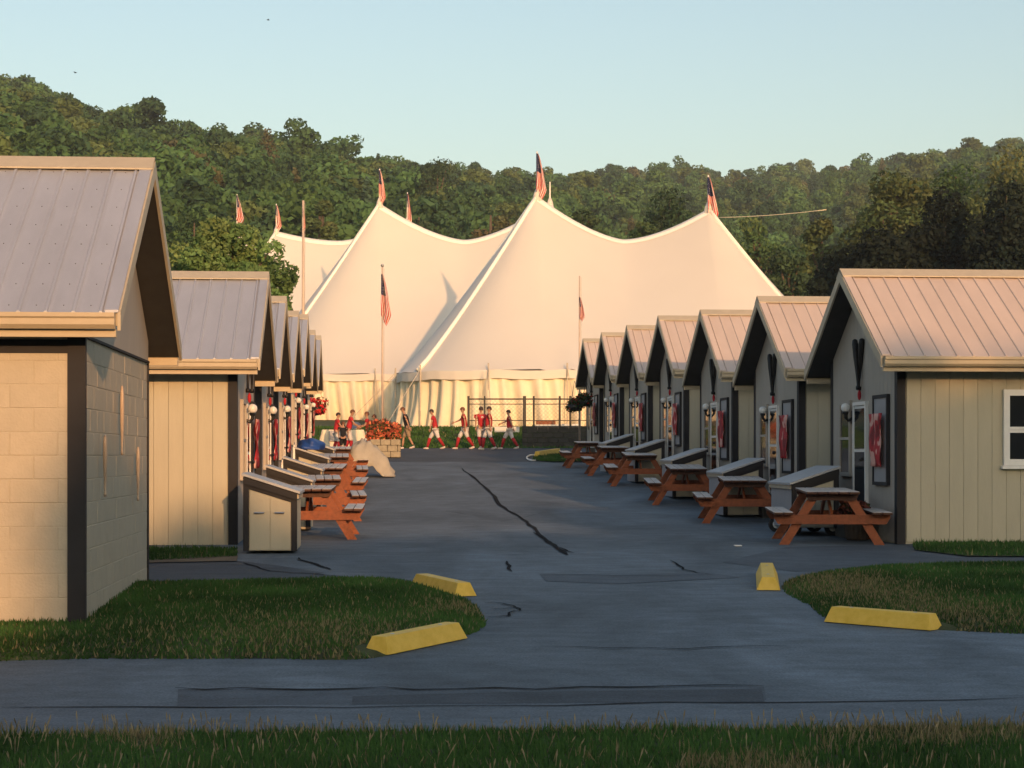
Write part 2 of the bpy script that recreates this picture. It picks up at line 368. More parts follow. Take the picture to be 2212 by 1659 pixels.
crack([(1152, 1150), (1200, 1180), (1240, 1196)], .03); crack([(1093, 1214), (1106, 1236)], .04)
crack([(640, 1206), (680, 1220), (715, 1232)], .035); crack([(526, 1216), (580, 1234), (650, 1240), (760, 1248)], .03)
crack([(1452, 1212), (1480, 1232), (1540, 1244)], .022); crack([(1046, 1302), (1090, 1306), (1125, 1316), (1095, 1330), (1052, 1336)], .022)
crack([(1125, 1316), (1060, 1318)], .018); crack([(1165, 1240), (1330, 1246), (1560, 1242)], .02)
crack([(1080, 1128), (1180, 1108)], .012); crack([(960, 1105), (1010, 1112)], .02); crack([(1150, 1398), (1480, 1404), (1700, 1398)], .02)
crack([(385, 1490), (640, 1489), (900, 1490), (1250, 1488), (1650, 1484)], .03); crack([(0, 1533), (600, 1533), (1200, 1524), (1700, 1518), (2212, 1510)], .018)
# grass
KERB = [(812, 1414, 984, 1378), (908, 1266, 1006, 1289), (1794, 1342, 2024, 1361), (1660, 1276, 1656, 1241)]
KSEG = [(np.array(gpt(k[0], k[1])[:2]), np.array(gpt(k[2], k[3])[:2])) for k in KERB]
def in_poly(P, poly):
    x, y = P[:, 0], P[:, 1]; r = np.zeros(len(P), bool); n = len(poly); j = n-1
    for i in range(n):
        xi, yi = poly[i]; xj, yj = poly[j]
        c = ((yi > y) != (yj > y)) & (x < (xj-xi)*(y-yi)/(yj-yi+1e-12)+xi); r ^= c; j = i
    return r
def vnoise(P, s, seed=0):
    rs = np.random.RandomState(seed); G = rs.rand(64, 64); q = P*s; i = np.floor(q).astype(int); f = q-i; f = f*f*(3-2*f)
    g = lambda a, b: G[(i[:, 0]+a) % 64, (i[:, 1]+b) % 64]
    return (g(0,0)*(1-f[:,0])+g(1,0)*f[:,0])*(1-f[:,1])+(g(0,1)*(1-f[:,0])+g(1,1)*f[:,0])*f[:,1]
def blades(name, poly, dens, h0, h1, wd, dry, dry_edge=None, label='', off=.0, zoff=None):
    P0 = np.array(poly); lo = P0.min(0); hi = P0.max(0); n = int(dens*np.prod(hi-lo))
    P = lo+np.random.rand(n, 2)*(hi-lo); P = P[in_poly(P, poly)]
    for a_, b_ in KSEG:
        ab = b_-a_; t_ = np.clip(((P-a_)@ab)/(ab@ab), 0, 1); P = P[np.hypot(*(P-a_-t_[:, None]*ab).T) > .17]
    n = len(P)
    a = np.random.rand(n)*2*math.pi; tl = np.random.rand(n)*.7; ta = np.random.rand(n)*2*math.pi
    nz = .55*vnoise(P, .9, 1)+.3*vnoise(P, 2.7, 2)+.15*vnoise(P, 9, 3)
    dryp = np.clip((nz-(1-dry))*4, 0, 1)
    if dry_edge is not None: dryp = np.clip(dryp+dry_edge(P), 0, 1)
    isdry = np.random.rand(n) < (.03+.85*dryp)
    h = (h0+(h1-h0)*np.random.rand(n)**1.5)*(.8+.4*vnoise(P, 3, 5)); h[isdry] *= 1.25
    z = np.interp(P[:, 1], GY, GZ)+off
    if zoff is not None: z = z+zoff(P)
    d = np.stack([np.cos(a), np.sin(a)], 1)*wd*(.6+.8*np.random.rand(n))[:, None]
    tip = P+np.stack([np.cos(ta), np.sin(ta)], 1)*(tl*h)[:, None]
    V = np.zeros((n, 3, 3)); V[:, 0, :2] = P-d; V[:, 1, :2] = P+d; V[:, 2, :2] = tip
    V[:, 0, 2] = V[:, 1, 2] = z; V[:, 2, 2] = z+h*(1-.35*tl)
    g = np.array([.040, .090, .022])[None]*(.6+.9*vnoise(P, 1.3, 8)+.35*np.random.rand(n))[:, None]
    s_ = np.array([.26, .22, .11])[None]*(.5+.7*np.random.rand(n))[:, None]
    c = np.where(isdry[:, None], s_, g); c = np.repeat(c, 3, 0)
    me = np_mesh(name, V.reshape(-1, 3), np.arange(3*n).reshape(-1, 3), M['grass'], c)
    return tag(link(bpy.data.objects.new(name, me)), label, kind='stuff')
isl_l = smooth_poly(pp((-700, 1275), (200, 1268), (560, 1262), (820, 1258), (930, 1268), (1010, 1298), (1048, 1340), (1030, 1366), (930, 1396), (790, 1424), (560, 1424), (200, 1424), (-700, 1424)), 5)
isl_r = smooth_poly(pp((1690, 1262), (1780, 1240), (1960, 1228), (2300, 1222), (2900, 1220), (2900, 1380), (2300, 1372), (2030, 1362), (1860, 1352), (1790, 1340), (1745, 1308), (1695, 1280)), 5)
def mound(poly):
    P0 = np.array(poly)
    def f(P):
        d = np.full(len(P), 9.0)
        for i in range(len(P0)):
            a, b = P0[i-1], P0[i]; ab = b-a; t = np.clip(((P-a)@ab)/(ab@ab+1e-9), 0, 1); d = np.minimum(d, np.hypot(*(P-a-t[:, None]*ab).T))
        return .09*np.clip(d/.5, 0, 1)**.6-.01
    return f
def island(name, poly, label):
    bm = bmesh.new(); f = mound(poly); c = np.mean(np.array(poly), 0)
    bm.faces.new([bm.verts.new((p[0], p[1], 0)) for p in poly]); bmesh.ops.triangulate(bm, faces=bm.faces[:])
    lo = np.min(np.array(poly), 0); hi = np.max(np.array(poly), 0)
    for ax in (0, 1):
        for t in np.arange(lo[ax], hi[ax], .35):
            co = [0, 0, 0]; co[ax] = t; no = [0, 0, 0]; no[ax] = 1
            bmesh.ops.bisect_plane(bm, geom=bm.verts[:]+bm.edges[:]+bm.faces[:], plane_co=co, plane_no=no)
    P = np.array([v.co[:2] for v in bm.verts]); Z = f(P)
    for v, z in zip(bm.verts, Z): v.co.z = zg(v.co.y)+z
    me = bpy.data.meshes.new(name); bm.to_mesh(me); bm.free(); me.materials.append(M['soil'])
    return tag(link(bpy.data.objects.new(name, me)), label, kind='structure')
island('grass_island', isl_l, 'rounded lawn island in front of the block building'); island('grass_island', isl_r, 'rounded lawn island at the right edge')
def edge_l(P):
    g = lambda u, v, r: np.exp(-(((P-np.array(gpt(u, v)[:2]))/np.array([r, r*1.6]))**2).sum(1))
    return .55*g(1000, 1325, .35)+.32*g(690, 1392, .8)+.12*g(350, 1412, 1.2)+.2*g(850, 1405, .5)
def edge_r(P):
    g = lambda u, v, r: np.exp(-(((P-np.array(gpt(u, v)[:2]))/np.array([r, r*2.0]))**2).sum(1))
    return .6*g(1810, 1275, .55)+.4*g(2100, 1358, .7)+.35*g(1900, 1300, .5)+.2*g(2000, 1330, .6)
blades('grass', isl_l, 2300, .025, .06, .009, .14, edge_l, 'short green lawn with dry tips on the left island', zoff=mound(isl_l))
blades('grass', isl_r, 2300, .025, .06, .009, .14, edge_r, 'short green and straw lawn on the right island', zoff=mound(isl_r))
fg = [(-7, yb(-7)), (7, yb(7)), (7, 7.5), (-7, 7.5)]
sheet('verge', [(-30, yb(-30)), (30, yb(30)), (30, 4), (-30, 4)], .012, M['soil'], label='soil of the grass verge in the foreground')
blades('grass', fg, 3200, .035, .085, .006, .42, lambda P: .75*np.clip(1-(np.interp(P[:, 0], [-7, 7], [yb(-7), yb(7)])-P[:, 1])/.16, 0, 1), 'tall green grass with dry seed stalks along the bottom of the picture', off=.01)
def stalks():
    n = 1900; P = np.stack([np.random.uniform(-7, 7, n), np.random.rand(n)**2.2], 1); ye = np.interp(P[:, 0], [-7, 7], [yb(-7), yb(7)]); P[:, 1] = ye+.03-P[:, 1]*2.2
    keep = np.random.rand(n) < .25+1.1*vnoise(P, 1.6, 33)**2; P = P[keep]; n = len(P); h = .05+.08*np.random.rand(n); z = np.interp(P[:, 1], GY, GZ)+.01
    lx = np.random.normal(0, .03, (n, 2)); w_ = .0024; V = np.zeros((n, 8, 3)); T = P+lx
    for k, (f, ww) in enumerate(((0, .6), (.6, .8), (.78, 2.1), (1.0, .7))):
        c = P+(T-P)*f
        V[:, 2*k, 0] = c[:, 0]-w_*ww; V[:, 2*k+1, 0] = c[:, 0]+w_*ww; V[:, 2*k:2*k+2, 1] = c[:, 1][:, None]; V[:, 2*k:2*k+2, 2] = (z+h*f)[:, None]
    q = np.array([[0, 1, 3, 2], [2, 3, 5, 4], [4, 5, 7, 6]]); Fq = (np.arange(n)[:, None, None]*8+q[None]).reshape(-1, 4)
    C = np.repeat(np.array([.34, .28, .17])[None]*(.6+.7*np.random.rand(n))[:, None], 8, 0)
    tag(link(bpy.data.objects.new('grass_stalks', np_mesh('grass_stalks', V.reshape(-1, 3), Fq, M['grass'], C))), 'straw coloured seed stalks along the edge of the front grass', kind='stuff')
stalks()
# grass strips along the cabin side walls and the bank below the tents
sL = pp((100, 1186), (512, 1188), (512, 1204), (330, 1213), (100, 1216)); sR = pp((1972, 1174), (2500, 1174), (2500, 1206), (2090, 1204), (1975, 1190))
sheet('dirt_edge', pp((320, 1200), (514, 1202), (512, 1214), (100, 1222), (100, 1200)), .016, M['dirt'], label='bare earth edge beside the left cabin')
for P_, nm in ((sL, 'left'), (sR, 'right')):
    sheet('grass_strip', P_, .02, M['soil'], label='narrow lawn strip at the foot of the nearest %s wooden cabin' % nm)
    blades('grass', P_, 900, .04, .09, .010, .1, None, 'short grass at the foot of the nearest %s wooden cabin' % nm, off=.015)
bank = [(-45, 71.4), (45, 71.4), (45, 79), (-45, 79)]
blades('grass', [(-12, 71.4), (6.5, 71.4), (6.5, 79), (-12, 79)], 170, .06, .16, .03, .05, None, 'dark green grass bank below the tents')

# ------------------------------------------------------------------ hills and forest
SK = [(-600, 60), (-300, 110), (0, 170), (60, 180), (150, 215), (240, 250), (330, 270), (420, 275), (500, 290), (620, 305), (700, 322), (780, 345), (850, 352), (900, 350), (1000, 358), (1060, 366), (1120, 372), (1200, 388), (1260, 380), (1330, 367), (1400, 362), (1480, 366), (1560, 371), (1650, 368), (1750, 366), (1850, 356), (1920, 350), (1980, 335), (2100, 318), (2212, 303), (2500, 260), (2900, 230)]
SKU = [a for a, b in SK]; SKV = [b for a, b in SK]
DR_U = [-600, 0, 700, 1100, 1230, 2000, 2900]; DR_D = [560, 600, 640, 700, 980, 1000, 900]
D0_U = [-600, 700, 1100, 1500, 2212, 2900]; D0_D = [175, 200, 240, 330, 300, 260]
def hill_z(u, d, treeh=17.0):
    u = np.asarray(u, float); d = np.asarray(d, float)
    dr = np.interp(u, DR_U, DR_D); d0 = np.interp(u, D0_U, D0_D); zr = ZC+(VH-np.interp(u, SKU, SKV))/F*dr-treeh
    zb = np.interp(d, GY, GZ); t = np.clip((d-d0)/(dr-d0), 0, 1.0)
    s = t**.85
    z = zb+(zr-zb)*s
    over = np.clip((d-dr)/300, 0, 1)
    return z-over*zr*.35
US = np.linspace(-700, 2900, 110); DS = np.concatenate([np.linspace(150, 700, 40), np.linspace(720, 1500, 30)])
V = np.array([[(u-UC)/F*d, d, 0] for d in DS for u in US]); uu = np.tile(US, len(DS)); dd = np.repeat(DS, len(US))
V[:, 2] = hill_z(uu, dd)-.3; nu = len(US)
Fq = np.array([[j*nu+i, j*nu+i+1, (j+1)*nu+i+1, (j+1)*nu+i] for j in range(len(DS)-1) for i in range(nu-1)])
hm = np_mesh('hill', V, Fq, mat('forest_floor', (.028, .038, .014), .95, var=.3, scale=.05)); tag(link(bpy.data.objects.new('hill', hm)), 'wooded hillside behind the tents', kind='structure')

def haze():
    m_ = bpy.data.materials.new('haze_air'); m_.use_nodes = True; n = m_.node_tree.nodes; n.clear()
    pv = n.new('ShaderNodeVolumePrincipled'); pv.inputs['Color'].default_value = (.78, .90, 1.0, 1); pv.inputs['Density'].default_value = .00020; pv.inputs['Anisotropy'].default_value = 0.0
    ou = n.new('ShaderNodeOutputMaterial'); m_.node_tree.links.new(pv.outputs[0], ou.inputs['Volume'])
    o = MB().box(-2600, 2600, -300, 2600, -3.0, 205).build('haze', m_); tag(o, 'thin evening haze over the valley', kind='stuff')
haze()
def leaf_cloud(n, rs, blobs, size, flat=.45, outward=.7):
    """n leaf quads spread over the outer shell of a set of blobs (cx,cy,cz,rx,rz)"""
    B = np.array(blobs); wts = B[:, 3]**2; wts /= wts.sum(); k = rs.choice(len(B), n, p=wts); b = B[k]
    dv = rs.normal(size=(n, 3)); dv /= np.linalg.norm(dv, axis=1)[:, None]
    rr = (.72+.34*rs.rand(n))[:, None]
    C = b[:, :3]+dv*rr*np.stack([b[:, 3], b[:, 3], b[:, 4]], 1)
    nrm = dv*outward+rs.normal(size=(n, 3))*.55; nrm /= np.linalg.norm(nrm, axis=1)[:, None]
    a = np.cross(nrm, rs.normal(size=(n, 3))); a /= np.linalg.norm(a, axis=1)[:, None]; c = np.cross(nrm, a)
    s = size*(.55+.9*rs.rand(n))[:, None]
    V = np.stack([C-a*s, C-c*s*.62, C+a*s, C+c*s*.62], 1)
    return V, k, dv
def crown_blobs(rs, h, w_, base, style, k):
    out = []
    for i in range(k):
        if style == 'conifer':
            t = rs.rand()**.8; z = base+(h-base)*t; rad = w_/2*(1-t)**.9*(.75+.4*rs.rand()); a = rs.rand()*6.28
            out.append((math.cos(a)*rad*.55, math.sin(a)*rad*.55, z, .25*w_*(1-t)+.05*w_, .05*h))
        else:
            while True:
                q = rs.uniform(-1, 1, 3)
                if .25 < np.linalg.norm(q) < 1: break
            zc = (base+h)/2; hz = (h-base)/2; tp = 1-.35*max(0, q[2]) if style == 'round' else 1-.1*q[2]
            r = w_*(rs.uniform(.075, .125) if style == 'open' else rs.uniform(.12, .21)); out.append((q[0]*w_*.40*tp, q[1]*w_*.40*tp, zc+q[2]*hz*.84, r, r*.82))
    return out
PAL = {'mid': (.040, .092, .030), 'olive': (.064, .098, .030), 'dark': (.026, .060, .026), 'brown': (.070, .072, .032), 'light': (.056, .115, .032), 'leafy': (.100, .190, .045), 'blue': (.032, .066, .042), 'deep': (.0065, .0135, .0095)}  # deep: the shade on the right-hand trees is put into the leaf colour
def tree_meshes(key, seed, h, w_, base, style, kb, n, size, pal):
    rs = np.random.RandomState(seed); B = crown_blobs(rs, h, w_, base, style, kb)
    V, k, dv = leaf_cloud(n, rs, B, size)
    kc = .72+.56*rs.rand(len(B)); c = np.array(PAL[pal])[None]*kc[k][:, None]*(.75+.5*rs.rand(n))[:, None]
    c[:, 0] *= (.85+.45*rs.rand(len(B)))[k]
    crown = np_mesh('crown', V.reshape(-1, 3), np.arange(4*n).reshape(-1, 4), M['leaf'], np.repeat(c, 4, 0))
    mb = MB(); r0 = .028*h
    mb.tube([(0, 0, -.3), (.02*h*rs.randn()*.4, .01, h*.2), (.02*h*rs.randn()*.5, 0, h*.5), (0, 0, h*.86)], [r0*1.25, r0, r0*.65, r0*.12], 8)
    for b in B[:min(len(B), 16)]:
        z0 = min(b[2]*.55+.1*h, h*.7) if style != 'conifer' else b[2]
        mb.tube([(0, 0, z0), (b[0]*.5, b[1]*.5, (z0+b[2])/2+.02*h), (b[0], b[1], b[2])], [r0*.42, r0*.28, r0*.08], 5)
    return crown, mb.mesh('trunk', M['bark'], True)
TM = {}
def tree(name, loc, h, w_, style, pal, label, base=.25, n=1500, kb=26, size=.3, group=None, rz=None, cat='tree', var=0):
    key = (style, pal, round(base, 2), n, kb, var, round(size/h, 3), round(w_/h, 1))
    if key not in TM:
        TM[key] = (tree_meshes(key, hash(str(key)) % 99991 if 0 else (sum(map(ord, str(key)))*131) % 99991, 10.0, 10.0*round(w_/h, 1), 10*base, style, kb, n, 10*size/h, pal))
    c, t = TM[key]; e = empty(name, loc, random.uniform(0, 6.28) if rz is None else rz); e.scale = (h/10*w_/(h*round(w_/h, 1)),)*2+(h/10,)
    put('crown', c, e); put('trunk', t, e); return tag(e, label, cat, group)
PROTO = bpy.data.collections.new('forest_tree_kinds')      # tree kinds that the wooded hillsides are made of
def forest_kinds():
    rs = np.random.RandomState(11)
    pals = ['mid', 'olive', 'mid', 'dark', 'light', 'mid', 'olive', 'blue', 'dark', 'brown', 'mid', 'light', 'dark', 'brown', 'blue', 'dark']
    for q, pal in enumerate(pals):
        st = 'conifer' if q in (7, 8, 13, 15) else ('round' if q % 2 else 'broad'); ww = .40 if st == 'conifer' else rs.uniform(.58, .80)
        B = crown_blobs(rs, 1.0, ww, .14 if st != 'conifer' else .06, st, 22 if st != 'conifer' else 34)
        m_ = 2600; v_, k_, dv_ = leaf_cloud(m_, rs, B, .026, outward=.9); kc = (.72+.56*rs.rand(len(B)))[k_]
        c = np.array(PAL[pal])[None]*kc[:, None]*(.8+.4*rs.rand(m_))[:, None]
        me = np_mesh('forest_tree', v_.reshape(-1, 3), np.arange(4*m_).reshape(-1, 4), M['leaf_far'], np.repeat(c, 4, 0))
        PROTO.objects.link(bpy.data.objects.new('forest_tree_%s' % chr(97+q), me))
forest_kinds()
def forest_nodes():
    g = bpy.data.node_groups.new('scatter_trees', 'GeometryNodeTree')
    g.interface.new_socket('Geometry', in_out='INPUT', socket_type='NodeSocketGeometry'); g.interface.new_socket('Geometry', in_out='OUTPUT', socket_type='NodeSocketGeometry')
    N = g.nodes; L = g.links; gi = N.new('NodeGroupInput'); go = N.new('NodeGroupOutput')
    ci = N.new('GeometryNodeCollectionInfo'); ci.inputs['Collection'].default_value = PROTO; ci.inputs['Separate Children'].default_value = True; ci.inputs['Reset Children'].default_value = True
    ip = N.new('GeometryNodeInstanceOnPoints'); ip.inputs['Pick Instance'].default_value = True
    def na(nm, ty): q = N.new('GeometryNodeInputNamedAttribute'); q.data_type = ty; q.inputs['Name'].default_value = nm; return q.outputs['Attribute']
    L.new(gi.outputs[0], ip.inputs['Points']); L.new(ci.outputs[0], ip.inputs['Instance']); L.new(na('kind_index', 'INT'), ip.inputs['Instance Index'])
    L.new(na('turn', 'FLOAT_VECTOR'), ip.inputs['Rotation']); L.new(na('size', 'FLOAT_VECTOR'), ip.inputs['Scale']); L.new(ip.outputs[0], go.inputs[0]); return g
FG = forest_nodes()
def forest(name, n, seed, ulo, uhi, dlo, dhi, hmin, hmax, leaves, label, cw=.62):
    rs = np.random.RandomState(seed); u = rs.uniform(ulo, uhi, n); lo = np.array([dlo(x) for x in u]); hi = np.array([dhi(x) for x in u])
    d = lo+(hi-lo)*rs.rand(n)**.75; P = np.stack([(u-UC)/F*d, d, hill_z(u, d)], 1); h = rs.uniform(hmin, hmax, n); h = np.where(rs.rand(n) < .05, h*1.22, h)
    me = bpy.data.meshes.new(name); me.vertices.add(n); me.vertices.foreach_set('co', P.astype(np.float32).ravel())
    A = me.attributes.new('kind_index', 'INT', 'POINT'); A.data.foreach_set('value', np.where(rs.rand(n) < .8, rs.choice([0, 1, 2, 3, 4, 5, 6, 10, 11, 12], n), rs.randint(0, 16, n)).astype(np.int32))
    A = me.attributes.new('turn', 'FLOAT_VECTOR', 'POINT'); T = np.zeros((n, 3), np.float32); T[:, 2] = rs.rand(n)*6.28; T[:, :2] = rs.normal(0, .04, (n, 2)); A.data.foreach_set('vector', T.ravel())
    A = me.attributes.new('size', 'FLOAT_VECTOR', 'POINT'); w_ = h*rs.uniform(.85, 1.25, n); A.data.foreach_set('vector', np.stack([w_, w_, h], 1).astype(np.float32).ravel())
    o = link(bpy.data.objects.new(name, me)); md = o.modifiers.new('trees', 'NODES'); md.node_group = FG
    return tag(o, label, kind='stuff')
fd = lambda u: np.interp(u, DR_U, DR_D); f0 = lambda u: np.interp(u, D0_U, D0_D)
forest('forest', 1250, 3, -150, 1230, lambda u: f0(u)-10, lambda u: fd(u)+12, 9.5, 19.5, 390, 'dense mixed woods covering the left hillside')
forest('forest', 1150, 4, 1150, 2500, lambda u: f0(u)+40, lambda u: fd(u)+15, 10, 21, 290, 'hazy woods covering the far right ridge', .7)
forest('forest', 170, 5, 250, 2300, lambda u: 158.0, lambda u: f0(u)+20, 10, 15, 700, 'tree belt at the foot of the hills behind the tents', .75)
def tree_at(name, u, v, d, wpx, style, pal, label, **kw):
    z = float(hill_z(u, d)) if d > 165 else zg(d)
    top = ZC+(VH-v)/F*d; h = max(top-z, 4.0)
    return tree(name, ((u-UC)/F*d, d, top-h), h, wpx/F*d, style, pal, label, **kw)
def belt():
    """unseen trees added behind the viewpoint, heights shaped to shade the lane and cabin walls"""
    XB = -4.2+61*math.tan(R(180-SUN_AZ))
    rs = np.random.RandomState(21); Vs = []; Cs = []; x = -34.0
    while x < 74:
        r0 = 1.3 if not XB-2.5 < x < XB+2.2 else .75
        H = float(np.interp(x, [-40, XB-.6, XB-.4, XB+1.2, XB+8, XB+9.5, 80], [13.4, 13.9, 16.2, 17.2, 17.8, 20.0, 20.3]))+rs.uniform(-.3, .3)
        for r in range(2):
            B = []; z = .8; h = H-r*.8
            while z < h-r0:
                B.append((rs.uniform(-.3, .3), rs.uniform(-.6, .6), z, r0*rs.uniform(.9, 1.1), r0*rs.uniform(.8, 1.0))); z += r0*.7
            B.append((0, 0, h-r0*.95, r0*.95, r0*.95)); m_ = 130*len(B)
            v_, k_, dv_ = leaf_cloud(m_, rs, B, .36); v_ = v_+np.array([x+(.5 if r else 0), -40-r*2.6, zg(-40)])
            c = np.array(PAL['dark'])[None]*(.7+.6*rs.rand(m_))[:, None]; Vs.append(v_.reshape(-1, 3)); Cs.append(np.repeat(c, 4, 0))
        x += r0*1.15
    V = np.concatenate(Vs); me = np_mesh('shade_tree_belt', V, np.arange(len(V)).reshape(-1, 4), M['leaf_far'], np.concatenate(Cs))
    tag(link(bpy.data.objects.new('shade_tree_belt', me)), 'added belt of unseen shade trees behind the viewpoint', kind='stuff')
belt()
HT = [('conifer_tree', 577, 278, 380, 130, 'conifer', 'brown', 'tall rusty brown conifer breaking the left hillside skyline', dict(base=.05, n=2600, kb=60, size=.5)),
 ('conifer_tree', 520, 300, 400, 90, 'conifer', 'brown', 'smaller brown conifer just left of the tall rusty conifer', dict(base=.05, n=2000, kb=50, size=.5)),
 ('deciduous_tree', 945, 330, 330, 130, 'broad', 'dark', 'tall spreading tree on the skyline between the two left tent peaks', dict(n=2600, kb=34, size=.42)),
 ('deciduous_tree', 735, 318, 450, 95, 'round', 'mid', 'rounded tree on the skyline left of the second tent peak', dict(n=1800, kb=26, size=.5)),
 ('deciduous_tree', 1447, 352, 175, 200, 'round', 'dark', 'big dark round tree above the sag of the front tent roof', dict(base=.12, n=5200, kb=46, size=.3)),
 ('deciduous_tree', 1385, 420, 172, 110, 'round', 'mid', 'lower green tree left of the big dark round tree', dict(base=.12, n=3200, kb=30, size=.3)),
 ('deciduous_tree', 1640, 440, 165, 160, 'round', 'light', 'pale green tree just right of the front tent roof', dict(base=.12, n=3600, kb=34, size=.3)),
 ('deciduous_tree', 1705, 500, 150, 150, 'round', 'dark', 'dark bushy tree above the second right cabin', dict(base=.1, n=3400, kb=34, size=.3)),
 ('deciduous_tree', 1775, 440, 158, 150, 'round', 'olive', 'olive tree with a pale dead limb above the second right cabin', dict(base=.1, n=3400, kb=34, size=.3)),
 ('deciduous_tree', 1938, 322, 152, 250, 'round', 'olive', 'tall sunlit olive tree above the nearest right roof ridge', dict(base=.1, n=6500, kb=56, size=.3)),
 ('deciduous_tree', 2065, 296, 168, 240, 'round', 'light', 'highest sunlit tree crown at the right side', dict(base=.1, n=6000, kb=52, size=.32)),
 ('deciduous_tree', 2195, 296, 160, 280, 'broad', 'olive', 'sunlit tree crown cut by the right edge of the picture', dict(base=.1, n=6000, kb=52, size=.32)),
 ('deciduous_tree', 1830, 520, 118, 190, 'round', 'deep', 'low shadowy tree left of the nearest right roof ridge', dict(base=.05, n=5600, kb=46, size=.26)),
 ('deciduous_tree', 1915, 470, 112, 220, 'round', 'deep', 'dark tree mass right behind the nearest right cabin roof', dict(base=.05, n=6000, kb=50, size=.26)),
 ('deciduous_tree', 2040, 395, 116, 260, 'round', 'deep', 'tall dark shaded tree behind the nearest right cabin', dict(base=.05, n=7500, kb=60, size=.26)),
 ('deciduous_tree', 2165, 375, 110, 260, 'round', 'deep', 'large shaded tree near the right edge', dict(base=.05, n=7500, kb=60, size=.26)),
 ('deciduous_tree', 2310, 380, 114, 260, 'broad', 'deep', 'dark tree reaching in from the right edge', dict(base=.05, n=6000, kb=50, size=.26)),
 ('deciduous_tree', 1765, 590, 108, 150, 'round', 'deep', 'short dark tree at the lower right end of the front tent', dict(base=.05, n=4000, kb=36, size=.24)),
 ('deciduous_tree', 420, 415, 185, 140, 'broad', 'mid', 'green tree above the nearest left wooden cabin roof', dict(base=.15, n=3600, kb=34, size=.34)),
 ('deciduous_tree', 690, 385, 205, 110, 'round', 'olive', 'olive tree beyond the leftmost tent sag', dict(base=.15, n=3200, kb=30, size=.34)),
 ('deciduous_tree', 905, 400, 200, 140, 'round', 'dark', 'dark tree directly behind the second tent roof', dict(base=.15, n=3600, kb=34, size=.34)),
 ('deciduous_tree', 1060, 395, 210, 120, 'broad', 'brown', 'brownish tree left of the tallest tent peak', dict(base=.15, n=3200, kb=30, size=.34)),
 ('deciduous_tree', 1270, 405, 215, 120, 'round', 'mid', 'green tree right of the tallest tent peak', dict(base=.15, n=3200, kb=30, size=.34))]
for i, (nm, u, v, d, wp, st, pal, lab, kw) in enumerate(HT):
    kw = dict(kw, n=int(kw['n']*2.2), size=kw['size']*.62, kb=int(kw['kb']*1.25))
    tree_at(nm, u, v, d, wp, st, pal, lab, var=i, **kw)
tree_at('leafy_tree', 500, 452, 66, 335, 'open', 'leafy', 'leafy broad tree standing in front of the tents behind the left cabins', base=.3, n=30000, kb=95, size=.085, var=99)

# ================================================================== TENTS
def droop_flag(parent, top, length, width, name='flag', seed=0, top_white=False):
    """a flag hanging limp from its pole"""
    rs = random.Random(seed); nu, nv = 12, 18; mb = MB(); uvs = []
    for j in range(nv+1):
        t = j/nv
        w_ = width*(.18+.95*t**.75 if t < .8 else (.18+.95*.8**.75)*(1-(t-.8)*2.4))
        for i in range(nu+1):
            s = i/nu
            x = s*w_-.12*width; y = .32*width*math.sin(s*11+t*3+seed)*(.4+t)
            z = -t*length*(.82+.22*s)
            mb.v.append((x, y, z)); uvs.append((.95*t*.9+.05*s, 1-s*.9+.25*t*math.sin(seed)))
    for j in range(nv):
        for i in range(nu): mb.f.append((j*(nu+1)+i, j*(nu+1)+i+1, (j+1)*(nu+1)+i+1, (j+1)*(nu+1)+i)); mb.m.append(0)
    me = mb.mesh(name, M['flag'], True); ul = me.uv_layers.new(name='UVMap')
    for lp in me.loops: ul.data[lp.index].uv = uvs[lp.vertex_index]
    sm = put(name, me, parent, top); return sm
